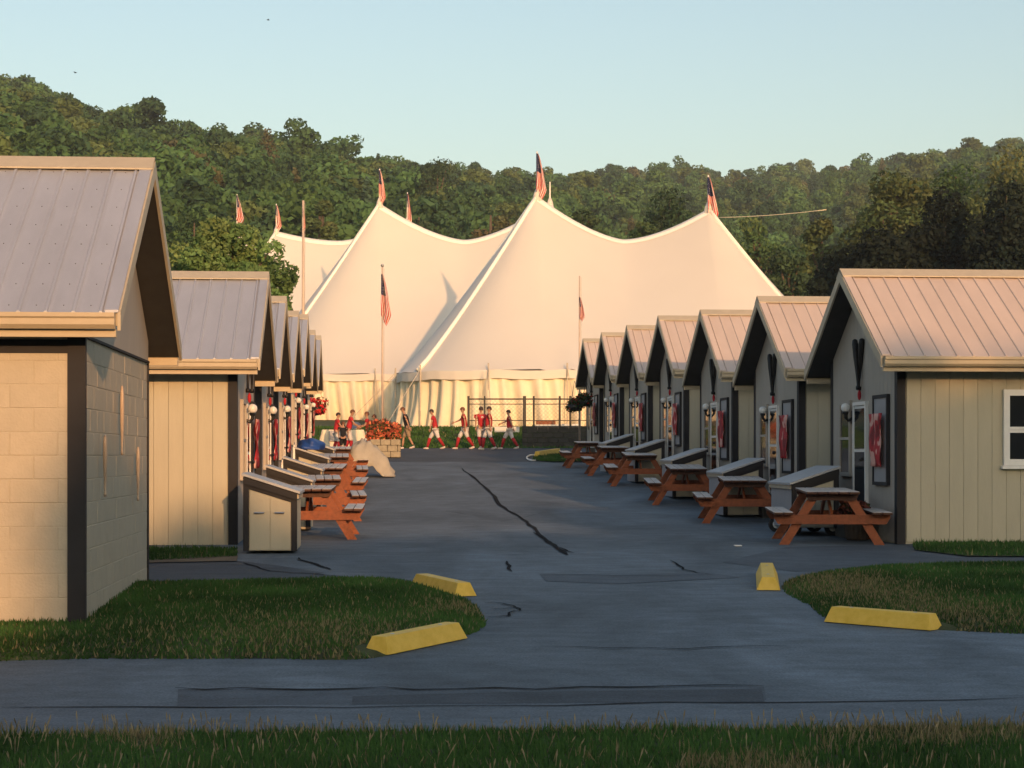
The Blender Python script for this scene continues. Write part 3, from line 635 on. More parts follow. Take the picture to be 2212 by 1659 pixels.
def tent(name, label, yr, xl, xr, zl, zr, ze, hw, el, er, sag, ground_front, flags, wall_x=None, rot=0.0):
    e = empty(name, ((xl+xr)/2, yr, zg(yr-hw))); ox, oy, oz = e.location
    L_ = xr-xl; NT = 26
    def ridge(s):                                  # s 0..1 between the peaks
        q = abs(2*s-1)**1.55; return (zl+(zr-zl)*s)-sag*(1-q)
    cols = []                                      # anchor x, anchor z, eave x, eave y
    nb = 48
    for side in (-1, 1):                           # front edge left->right, then back edge right->left
        seg = []
        for i in range(nb+1):
            s = i/nb; seg.append((xl+L_*s, ridge(s), xl+L_*s, yr+side*hw, s))
        end = []
        for i in range(1, 24):
            a = math.pi*i/24; c_, s_ = math.cos(a), math.sin(a); p = .62
            ex = abs(s_)**p; ey = (abs(c_)**p)*(1 if c_ > 0 else -1)
            end.append((ex, ey))
        if side == -1:
            cols += seg; cols += [(xr, zr, xr+er*ex, yr-hw*ey, 1) for ex, ey in end]
        else:
            cols += seg[::-1]; cols += [(xl, zl, xl-el*ex, yr+hw*ey, 0) for ex, ey in end]
    n = len(cols); mb = MB()
    for r in range(NT+1):
        t = r/NT
        for j, (ax, az, ex, ey, s) in enumerate(cols):
            k = (1-t)**1.10
            sc_ = .10*abs(math.sin(j*math.pi/8))*t**6      # eave dips between side poles
            x = ax+(ex-ax)*t; y = yr+(ey-yr)*t; z = ze+(az-ze)*k-sc_
            mb.v.append((x-ox, y-oy, z-oz))
    for r in range(NT):
        for j in range(n): mb.f.append((r*n+j, r*n+(j+1) % n, (r+1)*n+(j+1) % n, (r+1)*n+j)); mb.m.append(0)
    mb.build('canopy', M['tent'], e, True)
    # hip seams thickened and whitened: the sunlit roof edge put into shape and colour
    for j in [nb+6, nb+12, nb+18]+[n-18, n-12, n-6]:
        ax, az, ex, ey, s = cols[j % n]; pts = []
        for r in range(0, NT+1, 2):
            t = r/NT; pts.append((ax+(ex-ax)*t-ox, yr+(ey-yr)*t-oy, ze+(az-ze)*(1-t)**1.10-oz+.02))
        MB().tube(pts, .10, 8).build('lit_hip_seam', M['lit_edge'], e, True)
    rb = MB()  # pale strip along the ridge, its sunlit brightness painted in
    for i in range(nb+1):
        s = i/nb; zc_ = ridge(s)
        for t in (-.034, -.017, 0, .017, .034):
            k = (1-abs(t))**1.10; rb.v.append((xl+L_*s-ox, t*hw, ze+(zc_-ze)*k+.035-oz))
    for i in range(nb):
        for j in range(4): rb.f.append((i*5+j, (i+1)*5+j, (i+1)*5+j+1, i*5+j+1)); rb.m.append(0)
    rb.build('lit_ridge', M['lit_edge'], e, True)
    # valance and pleated side wall along the front, ends included
    per = [cols[i] for i in range(n-12, n)]+cols[0:nb+1]+cols[nb+1:nb+13]
    P = [Vector((c[2], c[3], 0)) for c in per]; acc = [0]
    for a, b in zip(P, P[1:]): acc.append(acc[-1]+(b-a).length)
    N = int(acc[-1]/.11); wv = MB(); va = MB(); rs = random.Random(sum(map(ord, label)))
    ph = 0; rows = 7; tot = acc[-1]; ampl = 0
    nrm_ = [];
    for i in range(N+1):
        q = tot*i/N; k = max(0, min(len(acc)-2, np.searchsorted(acc, q)-1)); f = (q-acc[k])/(acc[k+1]-acc[k]+1e-9)
        p = P[k].lerp(P[k+1], f); d = (P[k+1]-P[k]).normalized(); nm = Vector((d.y, -d.x, 0))
        ph += .55+.9*rs.random(); fold = math.copysign(abs(math.sin(ph))**.7, math.sin(ph))*.19+math.sin(ph*.37+1)*.12
        drag = math.sin(q*.55+.8)
        for r in range(rows+1):
            t = r/rows; g_ = zg(p.y) if p.y < 90 else zg(p.y)
            zt = ze-.18; z = zt+(g_+.02-zt)*t
            o_ = nm*(fold*(.35+.9*t)-.10+.22*drag*math.sin(t*math.pi)*.5); o_ += d*(.25*drag*t)
            wv.v.append((p.x+o_.x-ox, p.y+o_.y-oy, z-oz))
        sc_ = .10*abs(math.sin(q*1.1))
        for z in (ze-.02-sc_*.5, ze-.38-sc_*.6): va.v.append((p.x+nm.x*.06-ox, p.y+nm.y*.06-oy, z-oz))
    for i in range(N):
        for r in range(rows): wv.f.append((i*(rows+1)+r, i*(rows+1)+r+1, (i+1)*(rows+1)+r+1, (i+1)*(rows+1)+r)); wv.m.append(0)
        va.f.append((2*i, 2*i+1, 2*i+3, 2*i+2)); va.m.append(0)
    wv.build('side_wall', M['tent_wall'], e, True); va.build('valance', M['tent'], e, True)
    # side poles with guy lines
    s_ = 1.2
    while s_ < tot-1:
        k = max(0, min(len(acc)-2, np.searchsorted(acc, s_)-1)); f = (s_-acc[k])/(acc[k+1]-acc[k]+1e-9); p = P[k].lerp(P[k+1], f); d = (P[k+1]-P[k]).normalized(); nm = Vector((d.y, -d.x, 0))
        a = p+nm*.10; MB().tube([(a.x-ox, a.y-oy, zg(a.y)-oz), (a.x-ox, a.y-oy, ze+.25-oz)], .035, 6).build('side_pole', M['rope'], e)
        b = p+nm*2.4+d*.5; MB().tube([(a.x-ox, a.y-oy, ze+.05-oz), (b.x-ox, b.y-oy, zg(b.y)-oz)], .014, 5).build('guy_line', M['rope'], e)
        s_ += 3.3
    tag(e, label, 'tent', 'white pole tents')
    # masts and their flags: the mast is part of the tent, the flag hangs from it
    for side, x, z, hm_, fl, lab, kw in flags:
        MB().tube([(x-ox, yr-oy, z-.6-oz), (x-ox, yr-oy, z+hm_-oz)], [.06, .035], 8).build('mast', M['white'], e, True)
        MB().lathe([(.26, -.35), (.16, .1), (.06, .35)], 12, (x-ox, yr-oy, z-oz)).build('peak_collar', M['tent'], e, True)
        if fl:
            f = droop_flag(None, (x+.02, yr-.1, z+hm_-.1), fl[0], fl[1], seed=fl[2]); tag(f, lab, 'flag')
    return e
X = lambda u, d: (u-UC)/F*d
Z = lambda v, d: ZC+(VH-v)/F*d
dA, dB, dC, dD = 87.0, 106.0, 124.0, 142.0
tent('pole_tent', 'large front white tent with two peaks, lit cream by low sun', dA, X(1160, dA), X(1530, dA), Z(424, dA), Z(452, dA), Z(797, 78), 9.0, 6.5, 6.6, 1.75, 3.25,
     [(0, X(1160, dA), Z(424, dA), 2.1, (2.1, .50, 1), 'striped flag limp on the tallest front tent peak', {}), (1, X(1530, dA), Z(452, dA), 1.6, (2.1, .55, 2), 'striped flag limp on the right front tent peak', {})])
tent('pole_tent', 'second white tent behind the front one, its left peak showing', dB, X(820, dB), X(1188, dB), Z(440, dB), Z(440, dB), Z(806, 97), 9.0, 7.4, 6.0, 2.1, 3.9,
     [(0, X(820, dB), Z(440, dB), 2.0, (1.9, .42, 3), 'pale sunlit flag on the left tent peak', {}), (1, X(1188, dB), Z(440, dB), 1.25, None, '', {})])
tent('pole_tent', 'third white tent, mostly hidden, shaded blue along its ridge', dC, X(597, dC), X(880, dC), Z(500, dC), Z(480, dC), Z(806, 115), 9.0, 7.0, 6.0, .95, 4.5,
     [(0, X(597, dC), Z(500, dC), 1.85, (1.7, .45, 4), 'pale narrow flag on the third tent peak beside the leafy tree', {}), (1, X(880, dC), Z(480, dC), 2.0, (2.2, .35, 5), 'small red flag peeping over the second tent roof', {})])
tent('pole_tent', 'farthest white tent glimpsed through the leafy tree', dD, X(512, dD), X(720, dD), Z(490, dD), Z(575, dD), Z(790, 133), 9.0, 7.0, 6.0, 2.0, 5.0,
     [(0, X(512, dD), Z(490, dD), 2.5, (2.2, .62, 6), 'red striped flag above the leafy tree', {})])

# ================================================================== CABINS
MC = {}
def cached(key, fn):
    if key not in MC: MC[key] = fn()
    return MC[key]
def cabin(name, label, side, o, d, zb, near_window=False, group=None, roofm='roof_beige', W=3.75, Lc=6.0, hw=2.62, run=2.25, ridge=3.97, tip=2.60, board=True, over=.32, details=True, kind='wood', ndet=True):
    """side +1 right row (gable faces left), -1 left row. local x runs away from the lane, local y is depth (mirrored on the left)"""
    e = empty(name, (o+RS*d, d, zb), YAW if side > 0 else YAW+math.pi)
    ny = -1 if side > 0 else 1                        # local sign of the side that faces the camera
    K = (side, W, Lc, hw, run, ridge, tip, roofm, kind, over)
    h = W/2; pit = (ridge-tip)/run
    def under(y): return ridge-abs(y)*pit-.13
    gm = M['gable'] if kind == 'wood' else M['siding']
    def wall():
        mb = MB(); y0 = h-.02 if kind == 'wood' else h+.0125; prof = [(-y0, 0), (y0, 0), (y0, under(y0)), (0, under(0)), (-y0, under(y0))]
        mb.prism(prof, 'x', .02 if kind == 'wood' else -.0205, Lc); return mb.mesh('wall', M['siding'] if kind == 'wood' else M['mortar'])
    put('wall', cached(K+('wall',), wall), e)
    if kind == 'wood':
        def bd():
            mb = MB(); mb.cbox(0, .2000, -.009, .009, .03, hw+.02, .003); return mb.mesh('board', M['siding'])
        bme = cached(('bd', hw), bd)
        nbd = int((Lc-.14)/.2032) if ndet else 10
        for i in range(nbd): put('board', bme, e, (.13+i*.2032, ny*(h-.010), 0))
        def gab():
            mb = MB(); y = -h+.115
            while y < h-.12:
                y1 = min(y+.196, h-.115)
                mb.prism([(y, .03), (y1, .03), (y1, under(y1)-.01), ((y+y1)/2, under((y+y1)/2)-.01), (y, under(y)-.01)], 'x', 0.0, .022); y += .2032
            return mb.mesh('gable_cladding', gm)
        q = put('gable_cladding', cached(K+('gab',), gab), e); q['kind'] = 'stuff'
    else:                                            # concrete blocks, each its own piece
        bw, bh = .4064, .2032
        def blk(wd, ax):
            def f():
                mb = MB()
                if ax == 'x': mb.cbox(0, wd-.006, -.03, .03, .0, bh-.006, .004)
                else: mb.cbox(-.03, .03, 0, wd-.006, .0, bh-.006, .004)
                return mb.mesh('block', M['block'])
            return cached(('blk', round(wd, 3), ax), f)
        for cI in range(12):
            offs = 0 if cI % 2 == 0 else bw/2
            for ax, ln in (('x', Lc), ('y', W)):
                p = -offs if ax == 'x' else -offs
                while p < ln-.02:
                    a = max(p, 0); b = min(p+bw, ln)
                    if ax == 'x': a = max(a, .10)
                    if b-a > .06:
                        jit = random.uniform(-.0018, .0018)
                        if ax == 'x': put('block', blk(b-a, 'x'), e, (a, ny*(h-.014)+jit, cI*bh+.004))
                        elif a < W-.1: put('block', blk(b-a, 'y'), e, (.006+jit, -h+a+.006, cI*bh+.004))
                    p += bw
        def tri():
            mb = MB(); z0 = 12*bh+.015; mb.prism([(-h, z0), (h, z0), (h, under(h)-.005), (0, under(0)-.005), (-h, under(h)-.005)], 'x', -.035, .02); return mb.mesh('gable_panel', M['gable'])
        put('gable_panel', cached(K+('tri',), tri), e)
        MB().box(-.05, .0, -h, h, 12*bh-.004, 12*bh+.02).build('drip_edge', M['trim_dark'], e)
        MB().box(-.012, Lc, -h+.0, h-.0, -.35, -.002).build('foundation', M['concrete_dark'], e)
    # corner boards
    tw = .115
    for s in (-1, 1):
        def cor(s=s):
            mb = MB(); zt = under(h)+.02 if kind == 'wood' else 2.46
            y0, y1 = (h-.0-tw, h+.022) if s > 0 else (-h-.022, -h+tw)
            p = -.04 if kind != 'wood' else -.012
            prof = [(p, y0), (p, y1), (tw, y1), (tw, (h+.0) if s > 0 else -h), (p+.03, (h+.0) if s > 0 else -h), (p+.03, y0)]
            if kind != 'wood': prof = [(p, h-.025 if s > 0 else -h-.034), (p, h+.034 if s > 0 else -h+.025), (tw, h+.034 if s > 0 else -h+.025), (tw, h-.025 if s > 0 else -h-.034)]
            mb.prism(prof, 'z', 0.0, zt); return mb.mesh('corner_board', M['trim_dark'])
        put('corner_board', cached(K+('cor', s), cor), e)
    # roof deck, panels, ridge cap, rake trim, gutter
    def deck():
        mb = MB()
        for s in (-1, 1):
            prof = [(0, ridge), (s*run, tip), (s*run, tip-.11), (0, ridge-.125)]
            n0 = len(mb.f); mb.prism(prof, 'x', -over, Lc+.25)
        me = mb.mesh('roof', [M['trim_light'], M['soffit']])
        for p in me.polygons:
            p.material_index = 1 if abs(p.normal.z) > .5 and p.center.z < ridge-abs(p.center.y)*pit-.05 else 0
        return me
    rf = put('roof', cached(K+('deck',), deck), e)
    def panel():
        mb = MB(); sl = ny; a = .016
        def q(t, lift): return (sl*run*t*1.012, ridge-pit*run*t*1.012+lift)
        p0, p1 = q(.015, .012), q(1, .012); pw = .2286
        vs_ = []
        for y, z in (p0, p1): vs_ += [(0, y, z), (.026, y, z), (.036, y, z+.022), (.056, y, z+.022), (.066, y, z), (pw, y, z), (pw, y, z-.01), (0, y, z-.01)]
        fs = [(i, (i+1) % 8, 8+(i+1) % 8, 8+i) for i in range(8)]+[tuple(range(8))[::-1], tuple(range(8, 16))]
        mb.add(vs_, fs if sl > 0 else [f[::-1] for f in fs])
        if kind != 'wood':
            for r_ in range(8):
                y, z = q(.08+.125*r_, .012)
                mb.box(.138, .146, y-.004, y+.004, z-.01, z+.005, 1)
        return mb.mesh('roof_panel', [M[roofm], M['steel_dark']])
    pm = cached(K+('panel',), panel); np_ = int((Lc+over+.25)/.2286) if ndet else 12
    for i in range(np_): put('roof_panel', pm, rf, (-over+.09+i*.2286, 0, 0))
    def etrim():
        mb = MB(); sl = ny; pts = []
        for t in (0, 1.012): pts.append((sl*run*t, ridge-pit*run*t+.022))
        mb.prism([(pts[0][0], pts[0][1]), (pts[1][0], pts[1][1]), (pts[1][0], pts[1][1]+.022), (pts[0][0], pts[0][1]+.022)], 'x', -over-.012, -over+.10); return mb.mesh('edge_flashing', M[roofm])
    put('edge_flashing', cached(K+('et',), etrim), rf)
    def cap():
        mb = MB(); a = .20
        for s in (-1, 1):
            mb.prism([(0, ridge+.062), (s*a, ridge+.062-a*pit), (s*a, ridge+.046-a*pit), (0, ridge+.046)], 'x', -over-.025, Lc+.26)
        return mb.mesh('ridge_cap', M['trim_light'])
    put('ridge_cap', cached(K+('cap',), cap), rf)
    for s in (-1, 1):
        def rake(s=s):
            mb = MB(); a = -over-.03; b = -over-.002
            mb.prism([(0, ridge+.02), (s*(run+.02), tip+.008), (s*(run+.02), tip-.15), (0, ridge-.14)], 'x', a, b); return mb.mesh('rake_board', M['trim_light'])
        put('rake_board', cached(K+('rake', s), rake), rf)
        def gut(s=s):
            mb = MB(); y0 = run+.025; z = tip-.005
            prof = [(y0, z), (y0+.10, z), (y0+.10, z-.035), (y0+.085, z-.05), (y0+.085, z-.10), (y0+.055, z-.135), (y0, z-.135)]
            mb.prism([(s*p[0], p[1]) for p in prof], 'x', -over+.01, Lc+.2)
            mb.box(-over+.01, Lc+.2, min(s*(y0-.09), s*(y0-.005)), max(s*(y0-.09), s*(y0-.005)), z-.2, z-.137); return mb.mesh('gutter', M['gutter'])
        put('gutter', cached(K+('gut', s), gut), e)
        def frieze(s=s):
            mb = MB(); mb.box(.03, Lc, min(s*(h+.002), s*(h+.018)), max(s*(h+.002), s*(h+.018)), hw-.14, hw-.02); return mb.mesh('frieze_board', M['trim_dark'])
        put('frieze_board', cached(K+('fr', s), frieze), e)
    if kind == 'wood': MB().tube([(-.055, ny*(h+.05), hw-.2), (-.055, ny*(h+.05), hw-.1)], .022, 8).build('downspout_elbow', M['white'], e)
    if details:
        sg = 1 if side > 0 else 1
        # door with white frame and two glazed panes
        fr = lambda y0, y1, z0, z1, t, mats, nm, par: MB().box(-.05, .012, y0, y1, z0, z0+t).box(-.05, .012, y0, y1, z1-t, z1).box(-.05, .012, y0, y0+t, z0+t, z1-t).box(-.05, .012, y1-t, y1, z0+t, z1-t).mesh(nm, mats)
        dr = put('door', cached((side, 'door'), lambda: MB().box(-.030, .004, -.30, .34, .42, 1.98).mesh('door', M['white'])), e)
        put('door_frame', cached((side, 'dfr'), lambda: fr(-.35, .39, .38, 2.04, .05, M['white'], 'door_frame', None)), dr)
        for z0, z1 in ((.50, 1.29), (1.34, 1.94)):
            put('pane', cached((side, 'pane', z0), lambda: MB().box(-.040, -.032, -.26, .30, z0, z1).mesh('pane', M['glass_dark'])), dr)
        put('door_handle', cached((side, 'hnd'), lambda: MB().ball((-.085, -.25, 1.18), .035, 8).box(-.08, -.03, -.262, -.238, 1.17, 1.19).mesh('door_handle', M['black'])), dr)
        put('doorstep', cached((side, 'stp'), lambda: MB().cbox(-.34, -.03, -.5, .5, .0, .20, .012).cbox(-.19, -.03, -.5, .5, .2, .38, .012).mesh('doorstep', M['concrete_dark'])), e)
        wn = put('window', cached((side, 'win'), lambda: MB().box(-.030, .004, .62, 1.16, .98, 2.02).mesh('window', M['glass_dark'])), e)
        put('window_frame', cached((side, 'wfr'), lambda: fr(.56, 1.22, .92, 2.08, .06, M['gable'], 'window_frame', None)), wn)
        put('window_rail', cached((side, 'wrl'), lambda: MB().box(-.045, -.032, .63, 1.15, 1.48, 1.52).mesh('window_rail', M['gable'])), wn)
        # globe lamp on a black bracket
        lm = put('wall_lamp', cached((side, 'lamp'), lambda: MB().box(-.03, .0, .44, .54, 1.72, 1.92).tube([(-.02, .49, 1.80), (-.09, .49, 1.77), (-.13, .49, 1.82), (-.13, .49, 1.88)], .026, 8).lathe([(.035, 0), (.05, .03), (.04, .05)], 12, (-.13, .49, 1.86)).mesh('wall_lamp', M['black'])), e)
        put('lamp_globe', cached((side, 'globe'), lambda: MB().ball((-.13, .49, 1.965), .072, 16).mesh('lamp_globe', M['globe'], True)), lm)
        # crossed bats high on the gable
        for s in (-1, 1):
            def bat(s=s):
                a = Vector((-.06-.025*s, .115*s, 2.98)); b = Vector((-.06-.025*s, -.085*s, 2.22)); ts = [0, .02, .1, .35, .55, .8, .92, .94, 1]; rr = [.02, .04, .048, .042, .03, .02, .019, .036, .034]
                return MB().tube([a.lerp(b, t) for t in ts], rr, 10).mesh('bat', M['bat_dark'], True)
            put('bat', cached((side, 'bat', s), bat), e)
        put('bat_tag', cached((side, 'btag'), lambda: MB().ball((-.05, -.02, 2.14), .03, 10, 2.6).mesh('bat_tag', M['jersey'], True)), e)
        nb_ = put('notice_board', cached((side, 'nbd'), lambda: MB().box(-.035, -.002, -1.45, -.78, .86, 2.06).mesh('notice_board', M['grey_board'])), e)
        put('board_frame', cached((side, 'nfr'), lambda: fr(-1.50, -.73, .81, 2.11, .05, M['trim_dark'], 'board_frame', None)), nb_)
    if near_window:
        wn = put('window', MB().box(1.585, 2.315, -(h+.020), -(h+.010), 1.185, 2.075).mesh('window', M['glass_dark']), e)
        y0, y1 = (-(h+.055), -(h+.002)) if ny < 0 else (h+.002, h+.055); f = MB()
        x0, x1, z0, z1, t = 1.50, 2.40, 1.10, 2.16, .085
        for b in ((x0, x1, z0, z0+t), (x0, x1, z1-t, z1), (x0, x0+t, z0+t, z1-t), (x1-t, x1, z0+t, z1-t)): f.box(b[0], b[1], y0, y1, b[2], b[3])
        f.build('window_frame', M['white'], wn)
        for z_, hh, yy in ((1.60, .045, .038), (1.555, .05, .030)): MB().box(x0+t, x1-t, -(h+yy), -(h+.021), z_, z_+hh-.006).build('sash_rail', M['white'], wn)
        MB().box(x0-.03, x1+.03, -(h+.08), -(h+.003), z0-.05, z0-.003).build('sill', M['white'], wn)
    tag(e, label, 'cabin' if kind == 'wood' else 'building', group); return e
def banner(side, o, d, zb, label, group):
    """red cloth banner hanging in front of the notice board"""
    e = Matrix.Translation((o+RS*d, d, zb)) @ Matrix.Rotation(YAW if side > 0 else YAW+math.pi, 4, 'Z')
    def f():
        mb = MB(); ny_, nz_ = 12, 14
        for j in range(nz_+1):
            for i in range(ny_+1):
                s = i/ny_; t = j/nz_; mb.v.append((-.03-.022*math.sin(s*14+t*2.2)-.012*math.sin(t*9+s*3), (s-.5)*.62*(1-.05*math.sin(t*3)), -.76*t))
        for j in range(nz_):
            for i in range(ny_): mb.f.append((j*(ny_+1)+i, (j+1)*(ny_+1)+i, (j+1)*(ny_+1)+i+1, j*(ny_+1)+i+1)); mb.m.append(0)
        me = mb.mesh('banner', M['banner'], True); return me
    ob = put('banner', cached('banner', f), None); ob.matrix_world = e @ Matrix.Translation((-.055, -1.08, 1.84))
    sd_ = ob.modifiers.new('thickness', 'SOLIDIFY'); sd_.thickness = .006
    return tag(ob, label, 'banner', group)
RD = [27.7, 33.7, 39.6, 45.5, 51.2, 56.9, 61.9]; RZ = [-1.23, -1.12, -.90, -.58, -.41, -.23, -.10]
LD = [27.7, 33.2, 38.6, 44.0, 49.2, 54.5]; LZ = [-1.27, -1.16, -1.0, -.66, -.68, -.48]
for i, (d, z) in enumerate(zip(RD, RZ)):
    lab = ['nearest right wooden cabin with white side window and pale metal roof', 'second cabin from the front in the right row', 'third cabin from the front in the right row', 'fourth cabin from the front in the right row', 'fifth cabin from the front in the right row', 'sixth cabin from the front in the right row', 'farthest cabin of the right row, beside the hanging baskets'][i]
    cabin('cabin', lab, 1, 7.29, d, ZC+z, near_window=(i == 0), group='cabins along the right of the lane', ndet=(i < 2))
    banner(1, 7.29, d, ZC+z, 'red printed banner on the %s right cabin front' % (ORD[i] if i < 6 else 'farthest'), 'red banners on the right cabins')
for i, (d, z) in enumerate(zip(LD, LZ)):
    lab = ['nearest left wooden cabin with grey metal roof and lit beige boards'] + ['%s wooden cabin from the front in the left row' % ORD[k] for k in range(1, 5)] + ['farthest cabin of the left row, beside the red hanging basket']
    cabin('cabin', lab[i], -1, -1.93, d, ZC+z, group='cabins along the left of the lane', roofm='roof_grey', ndet=(i < 1))
    banner(-1, -1.93, d, ZC+z, 'red printed banner on the %s left wooden cabin front' % (ORD[i] if i < 5 else 'farthest'), 'red banners on the left cabins')
# the painted block building in the left foreground, and its twin across the lane just outside the picture
def block_house(side, o, label):
    return cabin('block_building', label, side, o, 18.1, ZC-1.42, roofm='roof_grey', W=4.4, Lc=6.1, hw=2.44, run=2.47, ridge=4.28, tip=2.63, details=False, kind='block', over=.34)
bh_ = block_house(-1, -2.52, 'beige painted concrete block building in the left foreground')
for k, (u0, v0, u1, v1) in enumerate(((221, 940, 221, 1073), (258, 833, 259, 983), (293, 965, 294, 1082))):
    # three slim wooden bats hung upright on the gable wall
    oo = -2.52+.06; s = ((u0-810)/oo); d = F/s; y = (18.1-d)/math.cos(YAW); a = (VH-v0)/s+1.42; b = (VH-v1)/s+1.42
    ts = [0, .03, .1, .3, .55, .8, .92, .95, 1]; rr = [.006, .012, .018, .021, .018, .012, .009, .015, .013]
    MB().tube([(-.085, y, a+(b-a)*t) for t in ts], rr, 12).build('bat', M['bat_wood'], bh_, True)
# ================================================================== PICNIC TABLES, LOCKERS
def table(o, d, label, group, rz=0.0, leaf=None):
    p = row(o, d); sl = (zg(d+.9)-zg(d-.9))/1.8
    e = empty('picnic_table', p, YAW+rz); e.rotation_euler = (math.atan(sl), 0, YAW+rz)
    L2 = .915
    def plank(wd):
        def f():
            me = MB().cbox(-wd/2, wd/2, -L2, L2, 0, .038, .006).mesh('plank', [M['wood_top'], M['wood_dark']])
            for p in me.polygons: p.material_index = 0 if p.normal.z > .6 else 1
            return me
        return cached(('plank', wd), f)
    for i in range(5): put('tabletop_plank', plank(.138), e, ((i-2)*.147, random.uniform(-.012, .012), .71))
    for s in (-1, 1):
        for k in (0, 1): put('seat_plank', plank(.128), e, (s*(.61+k*.137), random.uniform(-.012, .012), .425))
        for t in (-1, 1):
            def leg(s=s):
                mb = MB(); a = (.60*s, 0, 0); b = (.24*s, 0, .705); mb.bar(a, b, .04, .135, up=(s, 0, .5)); return mb
            def lm():
                m_ = MB(); wd = .07; x0, x1 = s*.66, s*.25
                m_.prism([(x0-wd, 0), (x0+wd, 0), (x1+wd, .668), (x1-wd, .668)], 'y', -.02, .02); return m_.mesh('leg', M['wood'])
            put('leg', cached(('leg', s), lm), e, (0, t*.70, 0))
    for t in (-1, 1):
        put('seat_beam', cached('sbeam', lambda: MB().prism([(-.80, .422), (-.80, .375), (-.745, .29), (.745, .29), (.80, .375), (.80, .422)], 'y', -.02, .02).mesh('seat_beam', M['wood'])), e, (0, t*.742, 0))
        put('top_cleat', cached('cleat', lambda: MB().prism([(-.36, .708), (-.36, .68), (-.32, .62), (.32, .62), (.36, .68), (.36, .708)], 'y', -.02, .02).mesh('top_cleat', M['wood_dark'])), e, (0, t*.742, 0))
        put('brace', cached(('brace', t), lambda: MB().bar((0, t*.70, .40), (0, t*.12, .69), .085, .035, up=(1, 0, 0)).mesh('brace', M['wood'])), e)
    put('under_rail', cached('urail', lambda: MB().cbox(-.045, .045, -.1, .1, .672, .708, .004).mesh('under_rail', M['wood'])), e)
    return tag(e, label, 'table', group)
RT = [(25.75+.75, 'nearest right'), (31.6+.75, 'second right'), (37.2+.75, 'third right'), (43.6+.6, 'fourth right'), (48.4+.6, 'fifth right'), (54.2+.5, 'farthest right')]
for i, (d, nm) in enumerate(RT):
    table([6.46, 6.40, 6.36, 6.3, 6.3, 6.3][i], d, ['orange stained picnic table nearest on the right, before the wheeled locker', 'second picnic table from the front on the right side', 'third picnic table from the front on the right side', 'fourth picnic table from the front on the right side', 'fifth picnic table from the front on the right side', 'farthest picnic table on the right, beside the yellow kerb stop'][i], 'picnic tables right of the lane', R([-8, -7, -5, -4, -3, -2][i]))
LT = [27.7, 32.9, 38.2, 43.3, 48.0]
for i, d in enumerate(LT):
    table(-.98, d, ['orange picnic table nearest on the left, behind the beige locker', 'second picnic table from the front on the left side', 'third picnic table from the front on the left side', 'fourth picnic table from the front on the left side', 'farthest left picnic table, under the draped cloth'][i], 'picnic tables left of the lane', R([-1, 2, -2, 1, 0][i]))
